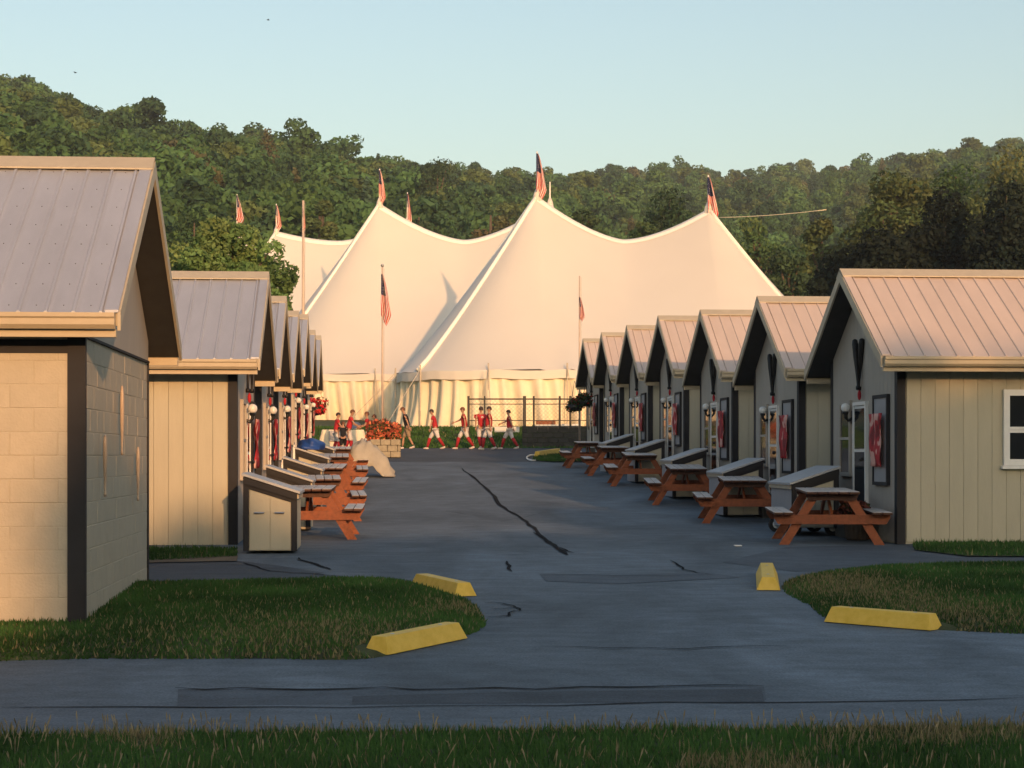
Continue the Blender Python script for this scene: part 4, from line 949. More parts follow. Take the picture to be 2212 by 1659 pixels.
def locker(side, o, d, label, group, wheels=False, dep=1.5, hi=1.05, lo=.82, wd=.72):
    """slant topped storage locker; local x from the wall (high) to the lane (low)"""
    p = row(o, d); e = empty('storage_locker', p, YAW); z0 = .12 if wheels else .02
    sx = -side                                        # lane direction in local x
    X0, X1 = 0.0, sx*wd
    def prof(h0, h1, a=0.0): return [(X0+sx*a, z0), (X1-sx*a, z0), (X1-sx*a, h1), (X0+sx*a, h0)]
    K = (side, wheels, dep, hi, lo)
    put('body', cached(K+('b',), lambda: MB().prism(prof(hi-.05, lo-.05, .012), 'y', -dep/2+.03, dep/2).mesh('body', M['siding'] if side < 0 else M['grey_board'])), e)
    yf = -dep/2
    def frame():
        mb = MB(); t = .075
        q = lambda x: hi-.05+(lo-hi)*abs(x)/wd
        mb.prism([(X0, z0), (X0+sx*t, z0), (X0+sx*t, q(t)), (X0, q(0))], 'y', yf, yf+.028)
        mb.prism([(X1-sx*t, z0), (X1, z0), (X1, q(wd)), (X1-sx*t, q(wd-t))], 'y', yf, yf+.028)
        mb.prism([(X0+sx*t, q(t)-.14), (X1-sx*t, q(wd-t)-.14), (X1-sx*t, q(wd-t)), (X0+sx*t, q(t))], 'y', yf, yf+.028)
        return mb.mesh('frame', M['trim_dark'])
    put('frame', cached(K+('f',), frame), e)
    for k in (0, 1):
        def dm(k=k):
            t = .082; a = t+k*(wd-2*t)/2+.003; b = a+(wd-2*t)/2-.006; q = lambda x: hi-.05+(lo-hi)*x/wd-.145
            return MB().prism([(sx*a, z0+.01), (sx*b, z0+.01), (sx*b, q(b)), (sx*a, q(a))], 'y', yf+.008, yf+.029).mesh('door', M['siding'])
        dd_ = put('door', cached(K+('d', k), dm), e)
        put('handle', cached(K+('h', k), lambda k=k: MB().tube([(sx*(wd*.5-.13+.26*k-.07), yf-.0, .52), (sx*(wd*.5-.13+.26*k-.07), yf-.03, .52), (sx*(wd*.5-.13+.26*k+.05), yf-.03, .52), (sx*(wd*.5-.13+.26*k+.05), yf, .52)], .010, 6).mesh('handle', M['steel'])), dd_)
    def lid():
        ov = .04; q0 = hi-.045+ov*(hi-lo)/wd; q1 = lo-.045-ov*(hi-lo)/wd
        return MB().prism([(-sx*ov*.5, q0), (X1+sx*ov, q1), (X1+sx*ov, q1+.032), (-sx*ov*.5, q0+.032)], 'y', yf-.03, dep/2+.02).mesh('lid', M['lid'])
    put('lid', cached(K+('l',), lid), e)
    put('lid_edge', cached(K+('le',), lambda: MB().prism([(0, hi-.055), (X1, lo-.055), (X1, lo-.14), (0, hi-.14)], 'y', yf-.022, yf-.002).mesh('lid_edge', M['trim_dark'])), e)
    put('side_trim', cached(K+('st',), lambda: MB().box(min(X1-sx*.001, X1+sx*.02), max(X1-sx*.001, X1+sx*.02), yf+.03, dep/2, lo-.12, lo-.055).mesh('side_trim', M['trim_light'])), e)
    if wheels:
        for x in (.06, .66):
            for y in (yf+.16, dep/2-.16):
                wh = put('wheel', cached('tyre', lambda: MB().prism([(.125*math.cos(t*math.pi/9), .125*math.sin(t*math.pi/9)) for t in range(18)], 'y', -.03, .03).mesh('wheel', M['tyre'])), e, (sx*x, y, .125))
                put('hub', cached('hub', lambda: MB().prism([(.065*math.cos(t*math.pi/8), .065*math.sin(t*math.pi/8)) for t in range(16)], 'y', -.038, .038).mesh('hub', M['white'])), wh)
    return tag(e, label, 'locker', group)
for i, d in enumerate([28.15, 33.6, 39.3, 44.9, 50.4]):
    locker(1, 6.98, d+.45, ['grey slant-top locker on wheels behind the nearest right picnic table', 'second slant-top locker from the front on the right', 'third slant-top locker from the front on the right', 'fourth slant-top locker from the front on the right', 'farthest slant-top locker on the right'][i], 'slant-top lockers on the right', wheels=(i == 0))
for i, d in enumerate([24.9, 30.0, 35.4, 40.6, 45.6]):
    locker(-1, -1.72, d, ['beige slant-top locker with two steel handles before the nearest left cabin', 'second slant-top locker from the front on the left', 'third slant-top locker from the front on the left', 'fourth slant-top locker on the left, with the blue tarp', 'farthest slant-top locker on the left'][i], 'slant-top lockers on the left', hi=1.04, lo=.82, wd=.70)
# blue tarp bundled on a left locker
def lump(name, c, rx, ry, rz_, m_, label, cat, seed, rough=.22, n=18):
    rs = np.random.RandomState(seed); mb = MB(); k = rs.normal(size=(6, 3))*2.2; ph = rs.rand(6)*6
    for i in range(n+1):
        th = math.pi*i/n
        for j in range(2*n):
            a = math.pi*j/n; dv = np.array([math.sin(th)*math.cos(a), math.sin(th)*math.sin(a), math.cos(th)])
            f = 1+rough*np.mean(np.sin(k@dv*1.6+ph))*2.0
            z = dv[2]*f; z = max(z, -.25)
            mb.v.append((dv[0]*f*rx, dv[1]*f*ry, z*rz_))
    for i in range(n):
        for j in range(2*n): mb.f.append((i*2*n+j, (i+1)*2*n+j, (i+1)*2*n+(j+1) % (2*n), i*2*n+(j+1) % (2*n))); mb.m.append(0)
    o = mb.build(name, m_, None, True); o.location = c; return tag(o, label, cat)
lt = row(-1.42, 40.6); lump('tarp', (lt.x, lt.y+.1, lt.z+1.03), .28, .5, .2, M['tarp_blue'], 'crumpled blue tarp lying on a left locker', 'tarp', 3)
# cloth draped over the end of the farthest left table
def drape():
    p = row(-.22, 48.0); e_ = MB(); nx, ny = 26, 22; rs = random.Random(5)
    for j in range(ny+1):
        for i in range(nx+1):
            s = i/nx; t = j/ny; x = -.55+1.28*s; y = -.72+1.35*t
            prof = np.interp(x, [-.52, -.35, -.12, .10, .34, .52, .70], [.40, .82, .92, .84, .66, .42, .06])
            fall = .55*max(0, 1-t/.28)**1.6+.3*max(0, 1-(1-t)/.2)**1.6
            z = prof-fall-.035*math.sin(x*13+y*7)-.05*math.sin(y*10+x*6)*(.4+max(0, x))-.03*math.sin(x*27-y*9)
            e_.v.append((x+.02*math.sin(y*13), y, max(z, .012)))
    for j in range(ny):
        for i in range(nx): e_.f.append((j*(nx+1)+i, j*(nx+1)+i+1, (j+1)*(nx+1)+i+1, (j+1)*(nx+1)+i)); e_.m.append(0)
    o = e_.build('draped_cloth', M['cloth'], None, True); o.location = p; o.rotation_euler = (0, 0, YAW)
    q = o.modifiers.new('t', 'SOLIDIFY'); q.thickness = .012
    tag(o, 'pale tan cloth draped over the end of the farthest left picnic table', 'cloth')
drape()
# ================================================================== KERB STOPS
def kerb_stop(u0, v0, u1, v1, label, h=.135, wd=.20):
    a, b = gpt(u0, v0), gpt(u1, v1); dv = (b-a); L_ = dv.length; e = (a+b)/2
    bm = bmesh.new(); prof = [(-wd, 0), (wd, 0), (wd*.55, h), (-wd*.55, h)]
    mb = MB(); n = 4; k = .05
    for x, s_ in ((-L_/2, .0), (-L_/2+k, 0), (L_/2-k, 0), (L_/2, 0)):
        for y, z in prof: mb.v.append((x+(k*.9 if (z > 0 and abs(x) == L_/2 and x < 0) else -(k*.9) if (z > 0 and x == L_/2) else 0), y*.62, z))
    for i in range(3):
        for j in range(4): mb.f.append((i*4+j, (i+1)*4+j, (i+1)*4+(j+1) % 4, i*4+(j+1) % 4)); mb.m.append(0)
    mb.f += [(0, 1, 2, 3), (15, 14, 13, 12)]; mb.m += [0, 0]
    o = mb.build('kerb_stop', M['yellow']); o.location = (e.x, e.y, zg(e.y)+.004); o.rotation_euler = (0, -math.asin(dv.z/L_), math.atan2(dv.y, dv.x))
    bv = o.modifiers.new('b', 'BEVEL'); bv.width = .012; bv.segments = 2
    # reinforcing pin holes
    for t in (-.3, .3): q = MB().tube([(t*L_, 0, h-.02), (t*L_, 0, h+.003)], .018, 8).build('pin', M['steel'], o)
    return tag(o, label, 'kerb stop', 'yellow kerb stops')
kerb_stop(*KERB[0], 'large yellow kerb stop at the front of the left lawn island')
kerb_stop(*KERB[1], 'yellow kerb stop at the rear of the left lawn island')
kerb_stop(*KERB[2], 'long yellow kerb stop at the front of the right lawn island')
kerb_stop(*KERB[3], 'yellow kerb stop seen end-on at the tip of the right lawn island')
isl_f = smooth_poly(pp((1150, 994), (1180, 985), (1240, 984), (1300, 990), (1290, 997), (1200, 999)), 4)
sheet('grass_island', isl_f, .03, M['soil'], label='small far lawn patch beside the farthest right picnic table')
blades('grass', isl_f, 250, .05, .12, .02, .05, None, 'grass on the small far lawn patch', off=.03)
kerb_stop(1160, 988, 1206, 981, 'pale yellow kerb stop on the far lawn patch by the right tables', h=.2, wd=.2)
hp = [gpt(1152+14*math.cos(a)*1.0, 992-6*math.sin(a), .05) for a in np.linspace(1.2, 5.0, 14)]
tag(MB().tube(hp, .03, 6).build('hose', M['white'], None, True), 'white hose curled at the edge of the far lawn patch', 'hose')
tag(MB().cbox(-.05, .05, -.07, .07, 0, .012, .003).build('paper_scrap', M['white']), 'scrap of white paper lying on the lane near the right tables', 'litter').location = gpt(1594, 1180, .004)
# ================================================================== FLAGPOLES, BASKETS, PLANTERS, FENCE
def flagpole(u, vt, d, label, flag=None, flab=None, ball=True, rad=.045):
    zt = ZC+(VH-vt)/F*d; p = (X(u, d), d, zg(d)); h = zt-p[2]
    e = empty('flagpole', p); MB().tube([(0, 0, 0), (0, 0, h)], [rad, rad*.6], 10).build('pole', M['pole'], e, True)
    MB().lathe([(rad*2.6, 0), (rad*2.6, .04), (rad*1.4, .10)], 12).build('base', M['pole'], e)
    if ball: MB().ball((0, 0, h+.06), .06, 10).build('finial', M['steel'], e, True)
    MB().tube([(rad+.02, 0, 1.2), (rad*.6+.03, 0, h-.05)], .006, 4).build('halyard', M['rope'], e)
    tag(e, label, 'flagpole', 'flagpoles')
    if flag: tag(droop_flag(None, (p[0], d-.06, p[2]+h-flag[3]), flag[0], flag[1], seed=flag[2]), flab, 'flag')
flagpole(826, 577, 64.5, 'flagpole with limp striped flag beside the stone planter', (1.75, .36, 2, .25), 'limp striped flag on the pole beside the stone planter')
flagpole(1252, 596, 66.0, 'thin flagpole before the tent, left of the far right cabins', (.85, .22, 5, .75), 'small faded flag low on the thin right flagpole', ball=False)
flagpole(655, 433, 96.0, 'pale flagpole behind the far left cabins', (1.2, .16, 4, .4), 'furled pale flag on the pole behind the far left cabins', ball=False, rad=.10)
def basket(c, r, label, m_pal, seed, hang):
    e = empty('hanging_basket', c); rs = np.random.RandomState(seed)
    MB().lathe([(r*.15, -r*.75), (r*.55, -r*.6), (r*.72, -r*.1)], 14).build('pot', M['black'], e, True)
    B = [(rs.uniform(-.4, .4)*r, rs.uniform(-.4, .4)*r, rs.uniform(-.5, .35)*r, r*rs.uniform(.4, .6), r*rs.uniform(.35, .5)) for _ in range(14)]
    V_, k, dv = leaf_cloud(1100, rs, B, r*.12); c_ = np.where((rs.rand(1100) < m_pal)[:, None], np.array([.50, .03, .03])[None]*(.6+.8*rs.rand(1100))[:, None], np.array([.03, .055, .015])[None]*(.6+.8*rs.rand(1100))[:, None])
    put('flowers', np_mesh('flowers', V_.reshape(-1, 3), np.arange(4400).reshape(-1, 4), M['flower'], np.repeat(c_, 4, 0)), e)
    for a in (0, 2.1, 4.2): MB().tube([(r*.7*math.cos(a), r*.7*math.sin(a), -.1*r), (0, 0, hang)], .006, 4).build('chain', M['black'], e)
    return tag(e, label, 'hanging basket', 'hanging flower baskets')
basket(at(683, 876, 58.5), .42, 'red hanging flower basket at the end of the left row', .75, 3, .75)
basket(at(1241, 872, 60.5), .34, 'dark hanging basket farther out from the last right cabin', .12, 4, .75)
basket(at(1266, 862, 59.6), .32, 'dark hanging basket close under the last right gable', .12, 5, .6)
def plant_mass(name, parent, c, rx, ry, rz_, n, size, cols, seed, m_='flower'):
    rs = np.random.RandomState(seed); B = [(rs.uniform(-.6, .6)*rx, rs.uniform(-.6, .6)*ry, rs.uniform(0, .6)*rz_, rs.uniform(.25, .45)*min(rx, ry), rs.uniform(.25, .45)*rz_) for _ in range(22)]
    V_, k, dv = leaf_cloud(n, rs, B, size); cc = np.array(cols)[rs.randint(len(cols), size=n)]*(.6+.8*rs.rand(n))[:, None]
    return put(name, np_mesh(name, V_.reshape(-1, 3), np.arange(4*n).reshape(-1, 4), M[m_], np.repeat(cc, 4, 0)), parent, c)
pb = gpt(832, 988); pl = empty('stone_planter', pb, YAW)
for cI in range(3):                                     # dry laid stone courses, each stone its own piece
    for sd_ in range(4):
        p_ = -.5+(0 if (cI+sd_) % 2 == 0 else -.11)
        while p_ < .48:
            a, b = max(p_, -.5), min(p_+.34+.10*((cI*3+sd_) % 3), .5)
            if b-a > .05:
                x0, x1, y0, y1 = (a+.006, b-.006, -.52, -.36) if sd_ == 0 else (a+.006, b-.006, .36, .52) if sd_ == 1 else (-.52, -.36, a*.7+.004, b*.7-.004) if sd_ == 2 else (.36, .52, a*.7+.004, b*.7-.004)
                j = random.uniform(-.012, .012); put('stone', MB().cbox(x0+ (j if sd_ > 1 else 0), x1+(j if sd_ > 1 else 0), y0+(j if sd_ < 2 else 0), y1+(j if sd_ < 2 else 0), cI*.205, cI*.205+.198, .018).mesh('stone', M['stone']), pl)
            p_ = b if b > p_ else p_+.34
MB().box(-.36, .36, -.36, .36, 0, .6).build('soil', M['dirt'], pl)
plant_mass('flowers', pl, (0, 0, .58), .74, .62, .78, 3200, .060, [(.55, .13, .07), (.60, .20, .10), (.46, .09, .05), (.07, .10, .03), (.12, .10, .04)], 8)
tag(pl, 'square stone planter full of orange red flowers beside the flagpole', 'planter')
fl = row(7.0, 26.9); pt = empty('flower_tub', fl, YAW)
MB().lathe([(.14, 0), (.17, .04), (.20, .26), (.22, .28), (.19, .29)], 16).build('tub', M['bark'], pt, True)
plant_mass('leaves', pt, (0, 0, .34), .30, .40, .26, 900, .05, [(.16, .05, .035), (.22, .07, .05), (.10, .035, .03), (.05, .05, .02)], 9)
tag(pt, 'dark tub of reddish brown plants by the nearest right cabin door', 'planter')
# retaining wall of dark blocks, fence above it
rw = empty('retaining_wall', (X(1128, 71.9), 71.9, zg(71.9)))
wl = X(1330, 71.9)-X(1128, 71.9)
for r in range(4):
    p_ = -(.2 if r % 2 else 0)
    while p_ < wl:
        a, b = max(0, p_), min(wl, p_+.40)
        if b-a > .05: put('block', cached(('rb', round(b-a, 2)), lambda: MB().cbox(.003, b-a-.003, -.12, .12, .003, .192, .012).mesh('block', M['retain'])), rw, (a, random.uniform(-.012, .012), r*.195))
        p_ += .40
MB().box(-.02, wl+.02, -.15, .16, .782, .84).build('coping', M['retain'], rw)
tag(rw, 'low dark block retaining wall behind the players', 'wall')
def fence(u0, u1, d, posts, vt, label):
    zt = ZC+(VH-vt)/F*d; zb = ZC+(VH-922)/F*d; e = empty('chain_link_fence', (0, d, zb)); h = zt-zb
    for u, r in posts: MB().tube([(X(u, d), 0, -.3), (X(u, d), 0, h+.12)], r, 8).build('post', M['fence'], e)
    for z, r in ((h, .03), (h-.20, .018), (.25, .018)): MB().tube([(X(u0, d), 0, z), (X(u1, d), 0, z)], r, 6).build('rail', M['fence'], e)
    mb = MB(); x0, x1 = X(u0, d), X(u1, d); st = .16; k = x0-h
    while k < x1:
        for s in (1, -1):
            a = (k, 0) if s > 0 else (k, h); b = (k+h, h) if s > 0 else (k+h, 0)
            def clip(p, q):
                t0, t1 = max(0, (x0-p[0])/(q[0]-p[0])), min(1, (x1-p[0])/(q[0]-p[0]))
                return None if t0 >= t1 else ((p[0]+(q[0]-p[0])*t0, p[1]+(q[1]-p[1])*t0), (p[0]+(q[0]-p[0])*t1, p[1]+(q[1]-p[1])*t1))
            c_ = clip(a, b)
            if c_: mb.bar((c_[0][0], .01*s, c_[0][1]), (c_[1][0], .01*s, c_[1][1]), .006, .006)
        k += st
    q = mb.build('wire_mesh', M['galv'], e); q['kind'] = 'stuff'
    tag(e, label, 'fence')
fence(1012, 1275, 73.2, [(1012, .05), (1047, .03), (1133, .065), (1153, .04), (1209, .045), (1232, .045), (1275, .04)], 862, 'dark chain link fence on the bank in front of the tent')
for u0, u1, v0, v1, nm, lb, m_ in ((1068, 1122, 922, 934, 'board', 'white board lying by the fence left of the dark post', 'white'), (1155, 1207, 917, 930, 'board', 'long white board lying by the fence right of the dark post', 'white'), (1211, 1256, 916, 928, 'board', 'short white board lying by the fence near the thin flagpole', 'white'), (1158, 1200, 908, 917, 'timber', 'brown timber stacked on the long white board', 'wood')):
    d = 74.2; a, b = at(u0, v1, d), at(u1, v0, d); o = MB().cbox(a.x, b.x, d-.15, d+.15, min(a.z, b.z), max(a.z, b.z), .02).build(nm, M[m_]); tag(o, lb, nm)
tb = gpt(741, 972); ft = empty('folding_table', tb, YAW)        # serving table under a cream cloth
MB().cbox(-.75, .75, -.36, .36, .70, .74, .01).build('table_top', M['white'], ft)
for sx_ in (-1, 1):
    for sy in (-1, 1): MB().tube([(sx_*.62, sy*.28, 0), (sx_*.62, sy*.28, .70)], .018, 6).build('leg', M['steel'], ft)
tag(ft, 'folding table under a cream cloth among the children on the left', 'table')
def cloth_skirt():
    mb = MB(); P = []; n = 64
    for i in range(n):
        a = 2*math.pi*i/n; c, s = math.cos(a), math.sin(a); P.append((.78*abs(c)**.25*(1 if c > 0 else -1), .39*abs(s)**.25*(1 if s > 0 else -1)))
    for t, z in ((0, .752), (.02, .745), (.5, .45), (1, .10)):
        for i, (x, y) in enumerate(P):
            k = 1+t*.16+.05*t*math.sin(i*1.9); mb.v.append((x*k, y*k, z))
    mb.f.append(tuple(range(n))); mb.m.append(0)
    for r in range(3):
        for i in range(n): mb.f.append((r*n+i, (r+1)*n+i, (r+1)*n+(i+1) % n, r*n+(i+1) % n)); mb.m.append(0)
    o = mb.build('tablecloth', M['cloth_white'], None, True); o.location = (tb.x, tb.y, tb.z+.002); o.rotation_euler = (0, 0, YAW); tag(o, 'cream cloth hanging over the folding table on the left', 'tablecloth')
cloth_skirt()
def small(name, u, v, d, mb, m_, label, cat, smooth=True):
    o = mb.build(name, m_, None, smooth); o.location = at(u, v, d); return tag(o, label, cat)
zt_ = tb.z+.755
o = MB().lathe([(.02, 0), (.12, .012), (.20, .07), (.22, .08), (.19, .075), (.11, .02), (.02, .015)], 20).build('steel_bowl', M['steel'], None, True); o.location = (tb.x+.45, tb.y-.05, zt_); o.rotation_euler = (R(38), 0, 0); o.location.z += .10; tag(o, 'shiny steel bowl tilted on the cloth covered table', 'bowl')
o = MB().cbox(-.12, .12, -.1, .1, 0, .2, .02).tube([(-.06, 0, .2), (0, 0, .28), (.06, 0, .2)], .014, 6).build('duffel_bag', M['black']); o.location = (tb.x-.02, tb.y-.2, zt_); tag(o, 'small black bag on the cloth covered table', 'bag')
bx = gpt(738, 966); o = MB().cbox(-.36, .36, -.02, .02, 0, .40, .01).build('grey_panel', M['grey_board']); o.location = (tb.x-.12, tb.y-.50, tb.z+.32); o.rotation_euler = (R(-8), 0, YAW); tag(o, 'plain grey panel leaning on the front of the cream cloth', 'panel')
# power line over the trees at the right
a, b = at(1545, 470, 150), at(1785, 453, 142)
tag(MB().tube([a.lerp(b, t)-Vector((0, 0, .12*4*t*(1-t))) for t in np.linspace(0, 1, 12)], .030, 5).build('cable', M['cloth_white'], None, True), 'pale overhead cable crossing before the right trees', 'cable')
def bird(u, v, d, label, rz):
    e = empty('bird', at(u, v, d), rz); MB().lathe([(.004, -.10), (.03, -.05), (.035, 0), (.025, .06), (.01, .09), (.003, .12)], 8).build('body', M['black'], e, True)
    e.children[0].rotation_euler = (0, R(90), 0)
    for s in (-1, 1): MB().add([(-.03, 0, .01), (.04, 0, .01), (.03, s*.10, .05), (-.05, s*.2, .03), (-.01, 0, .0), (.02, s*.1, .042)], [(0, 1, 2, 3), (4, 3, 5, 1)]).build('wing', M['black'], e)
    tag(e, label, 'bird')
bird(579, 43, 120, 'higher bird flying in the sky above the left hill', .5); bird(163, 157, 120, 'lower bird flying just above the left hill', -.4)
# ================================================================== PEOPLE
def skin_obj(name, V, E, rad, m_, parent=None, sub=1):
    me = bpy.data.meshes.new(name); me.from_pydata([tuple(v) for v in V], E, []); me.materials.append(m_)
    o = link(bpy.data.objects.new(name, me), parent); o.modifiers.new('skin', 'SKIN').use_smooth_shade = True
    sv = me.skin_vertices[0].data if me.skin_vertices else None
    for i, r in enumerate(rad):
        sv[i].radius = r if hasattr(r, '__len__') else (r, r); sv[i].use_root = (i == 0)
    if sub: s = o.modifiers.new('sub', 'SUBSURF'); s.levels = sub; s.render_levels = sub
    return o
def person(u, v, d, H, face, label, stride=.2, lean=.05, head=.02, armA=(.05, -.13, .02), armB=(-.05, -.13, .0), shirt='jersey', legs='pants', sock='sock', hat='hair', shorts=False, number=False, knee=.02, long=False):
    """local x is the way the person faces; stride = half distance of the feet; arm = elbow dx, dz, hand dx beyond the elbow"""
    p = at(u, v, d); p.z = zg(d)+.004
    hip = Vector((0, 0, .50)); pel = Vector((0, 0, .53)); ch = Vector((lean*.7, 0, .70)); sh = Vector((lean, 0, .79)); nk = Vector((lean+head*.3, 0, .845)); hd = Vector((lean+head, 0, .925)); ht = Vector((lean+head*1.15, 0, .965))
    legs_ = []
    for s, f in ((-1, stride), (1, -stride)):
        an = Vector((f, s*.045, .052 if f >= 0 else .085)); kn = Vector((f*.48+knee+.02, s*.05, .285)); legs_.append((Vector((0, s*.05, .49)), kn, an))
    arms = []
    for s, (ex, ez, hx) in ((-1, armA), (1, armB)):
        S_ = sh+Vector((0, s*.105, -.005)); el = S_+Vector((ex, s*.035, ez)); ha = el+Vector((hx, s*.0, -.145 if hx < .1 else -.05)); arms.append((S_, el, ha))
    q = lambda a: Vector(a)*H
    V = [q(pel), q(ch), q(sh), q(nk), q(hd), q(ht)]; E = [(0, 1), (1, 2), (2, 3), (3, 4), (4, 5)]; r = [(.066, .05), (.066, .05), (.06, .045), .026, (.05, .046), (.036, .034)]
    for h_, k_, a_ in legs_:
        n = len(V); V += [q(h_), q(k_), q(k_*.4+a_*.6), q(a_)]; E += [(0, n), (n, n+1), (n+1, n+2), (n+2, n+3)]; r += [.045, .030, .030, .018]
    for S_, el, ha in arms:
        n = len(V); V += [q(S_), q(el), q(ha)]; E += [(2, n), (n, n+1), (n+1, n+2)]; r += [.028, .022, .014]
    b = skin_obj('person', V, E, [tuple(x*H for x in (k if hasattr(k, '__len__') else (k, k))) for k in r], M['skin'])
    b.location = p; b.rotation_euler = (0, 0, face)
    # hands with five fingers
    for (S_, el, ha), s in zip(arms, (-1, 1)):
        dv = (ha-el).normalized(); mb = MB(); c = ha*H; sd_ = Vector((0, 1, 0)); fw = dv.cross(sd_).normalized()
        mb.tube([c, c+dv*.035*H, c+dv*.055*H], [.012*H, .020*H, .017*H], 8)
        for k in range(4):
            o_ = fw*(k-1.5)*.0095*H; L_ = (.036, .042, .040, .031)[k]*H; a0 = c+dv*.048*H+o_; bend = sd_*(-s)*.012*H
            mb.tube([a0, a0+dv*L_*.55+bend*.3, a0+dv*L_+bend], [.0055*H, .005*H, .004*H], 5)
        th = c+dv*.018*H+fw*.018*H; mb.tube([th, th+fw*.014*H+dv*.016*H, th+fw*.012*H+dv*.034*H], [.007*H, .006*H, .0045*H], 5)
        mb.build('hand', M['skin'], b, True)
    # face: nose, ears, eyes
    fx = Vector((1, 0, 0)); c = q(hd)
    MB().tube([c+Vector((.044, 0, .008))*H, c+Vector((.058, 0, -.012))*H], [.006*H, .010*H], 6).build('nose', M['skin'], b, True)
    for s in (-1, 1):
        MB().ball(c+Vector((.0, s*.047, -.004))*H, .013*H, 8, 1.5).build('ear', M['skin'], b, True)
        MB().ball(c+Vector((.044, s*.018, .008))*H, .006*H, 6).build('eye', M['black'], b, True)
    MB().tube([c+Vector((.046, -.014, -.030))*H, c+Vector((.050, 0, -.032))*H, c+Vector((.046, .014, -.030))*H], .004*H, 5).build('mouth', M['sock'], b, True)
    # clothes
    Vj = [q(pel-Vector((0, 0, .035))), q(ch), q(sh), q(sh+Vector((0, 0, .025)))]; Ej = [(0, 1), (1, 2), (2, 3)]; rj = [(.088*H, .076*H), (.094*H, .078*H), (.080*H, .068*H), (.040*H, .038*H)]
    for S_, el, ha in arms:
        n = len(Vj); e1 = S_.lerp(el, .62) if not long else el; Vj += [q(S_), q(e1)]; Ej += [(2, n), (n, n+1)]; rj += [(.050*H, .050*H), (.044*H, .044*H)]
        if long: Vj.append(q(el.lerp(ha, .92))); Ej.append((n+1, n+2)); rj.append((.022*H, .022*H))
    skin_obj('shirt', Vj, Ej, rj, M[shirt], b)
    Vt = [q(pel-Vector((0, 0, .005)))]; Et = []; rt = [(.086*H, .072*H)]
    for h_, k_, a_ in legs_:
        n = len(Vt); end = k_.lerp(a_, .12) if not shorts else h_.lerp(k_, .95)
        Vt += [q(h_-Vector((0, 0, .02))), q(h_.lerp(k_, .6)), q(end)]; Et += [(0, n), (n, n+1), (n+1, n+2)]; rt += [(.070*H, .064*H), (.060*H, .060*H), (.046*H, .046*H)]
    skin_obj('trousers', Vt, Et, rt, M[legs], b)
    for h_, k_, a_ in legs_:
        if sock: MB().tube([q(k_.lerp(a_, .05)), q(k_.lerp(a_, .4)), q(a_+Vector((0, 0, -.012)))], [.042*H, .042*H, .028*H], 10).build('sock', M[sock], b, True)
        a = q(a_); back = a_.z > .06
        tl = -.35 if back else 0.0; dirx = Vector((math.cos(tl), 0, math.sin(tl)))
        z0 = .018*H
        MB().tube([a+Vector((-.035*H, 0, z0-a.z+(.03*H if back else 0))), a+Vector((-.02*H, 0, z0-a.z+(.028*H if back else 0))), a+Vector((.04*H, 0, z0-a.z+(.006*H if back else 0))), a+Vector((.085*H, 0, z0-a.z-.003*H)), a+Vector((.10*H, 0, z0-a.z-.004*H))], [.012*H, .026*H, .026*H, .018*H, .008*H], 10).build('shoe', M['shoe'], b, True)
    hb = MB(); hc = c+Vector((-.008, 0, .012))*H
    n = 14
    for i in range(6):
        th = math.pi*.56*i/5
        for j in range(n): a = 2*math.pi*j/n; hb.v.append(tuple(hc+Vector((.060*math.sin(th)*math.cos(a), .054*math.sin(th)*math.sin(a), .058*math.cos(th)))*H-(Vector((0, 0, .022*H)) if (i == 5 and abs(a-math.pi) < 1.2) else Vector((0, 0, 0)))))
    for i in range(5):
        for j in range(n): hb.f.append((i*n+j, (i+1)*n+j, (i+1)*n+(j+1) % n, i*n+(j+1) % n)); hb.m.append(0)
    isc = hat == 'cap'
    ho = hb.build('cap' if isc else 'hair', M['cap'] if isc else M[hat], b, True)
    if isc: MB().add([tuple(hc+Vector(t)*H) for t in ((.045, -.040, .004), (.085, -.030, -.008), (.100, 0, -.010), (.085, .030, -.008), (.045, .040, .004), (.045, -.040, .010), (.085, -.030, -.002), (.100, 0, -.004), (.085, .030, -.002), (.045, .040, .010))], [(4, 3, 2, 1, 0), (5, 6, 7, 8, 9), (0, 1, 6, 5), (1, 2, 7, 6), (2, 3, 8, 7), (3, 4, 9, 8)]).build('brim', M['cap'], ho)
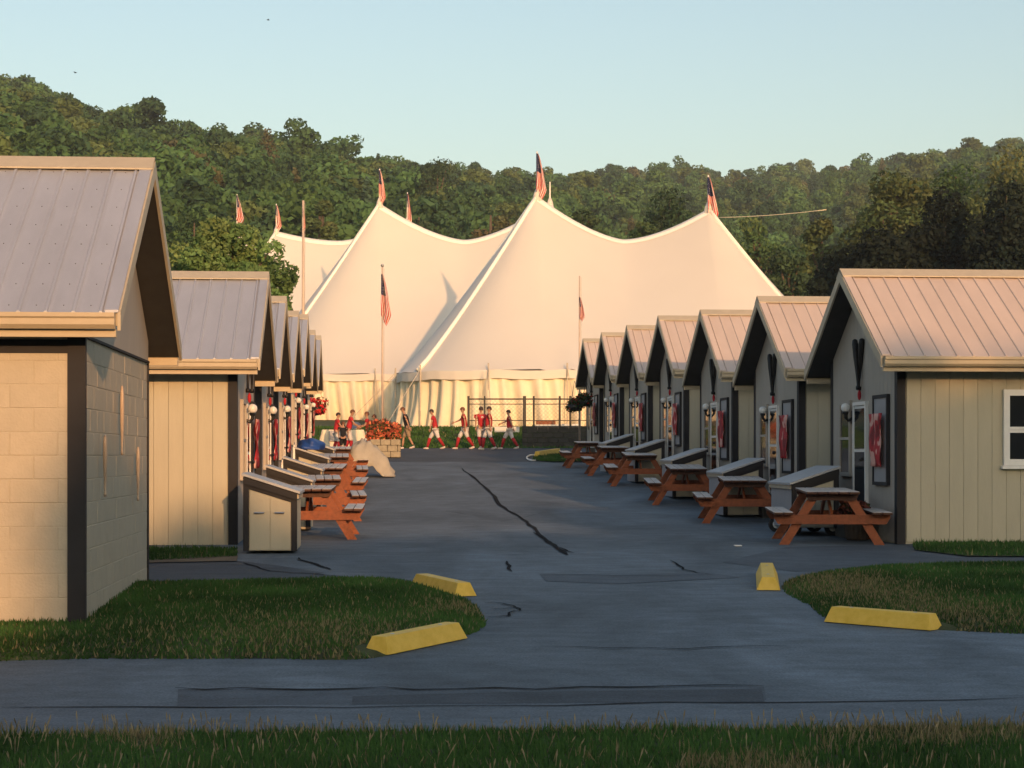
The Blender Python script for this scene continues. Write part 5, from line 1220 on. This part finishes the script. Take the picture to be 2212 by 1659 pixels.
    if number:
        a = q(ch+Vector((-.070, 0, .03))); MB().tube([a+Vector((-.004, -.02*H, .03*H)), a+Vector((-.006, .02*H, .03*H)), a+Vector((-.006, .02*H, 0)), a+Vector((-.006, -.02*H, -.005*H)), a+Vector((-.004, -.02*H, .03*H))], .008*H, 5).build('number', M['white'], b)
    return tag(b, label, 'person', 'people by the tents')
PI = math.pi; dP = 70.0
person(941, 968, dP, 1.52, PI, 'leading player in red shirt and white trousers striding left, looking down', .21, .06, .05, (.02, -.15, -.02), (.04, -.14, .03))
person(1004, 968, dP, 1.60, PI, 'player in red shirt with one arm stretched forward, walking left', .20, .03, .03, (.09, -.10, .12), (-.04, -.14, .0), hat='hair_brown')
person(1039, 968, dP, 1.62, PI*.62, 'player in red shirt turned away, light mark on the back', .10, .0, .0, (.10, -.08, .10), (-.03, -.14, .0), number=True)
person(1056, 969, dP-.5, 1.64, PI*1.02, 'dark haired player in red close behind the turned away player', .14, .0, .0, (.03, -.14, .0), (-.03, -.14, .0))
person(1101, 968, dP, 1.50, PI, 'last player in red walking left by the dark fence post', .20, .02, .02, (.08, -.09, .11), (-.06, -.12, -.05))
person(881, 967, dP+.4, 1.60, PI, 'person in black shirt and khaki trousers walking left, head bowed', .13, .07, .06, (.0, -.15, .0), (-.06, -.13, -.05), shirt='navy', legs='khaki', sock=None, long=False, hat='hair_brown')
person(798, 972, 66.5, 1.50, PI, 'child in red shirt and white trousers leaning toward the folding table', .14, .05, .02, (.07, -.10, .12), (.04, -.12, .10), hat='hair_brown')
person(824, 974, 65.6, 1.42, PI, 'child in maroon shirt bending forward behind the stone planter', .05, .10, .09, (.04, -.14, .05), (.02, -.14, .05), shirt='maroon', hat='hair_brown')
person(752, 970, 67.2, 1.56, 0.15, 'child in red vest over white sleeves standing behind the folding table', .06, .06, .05, (.07, -.12, .10), (.05, -.12, .10), hat='hair_brown')
person(726, 970, 67.0, 1.46, .2, 'child in red shirt at the left end of the folding table', .06, .03, .03, (.06, -.12, .10), (.03, -.12, .10), hat='hair')
person(741, 975, 65.4, 1.18, PI*.5, 'small dark clothed child sitting low before the folding table', .05, .03, .02, (.05, -.12, .08), (.03, -.12, .08), shirt='navy', legs='navy', sock=None, hat='hair_brown')
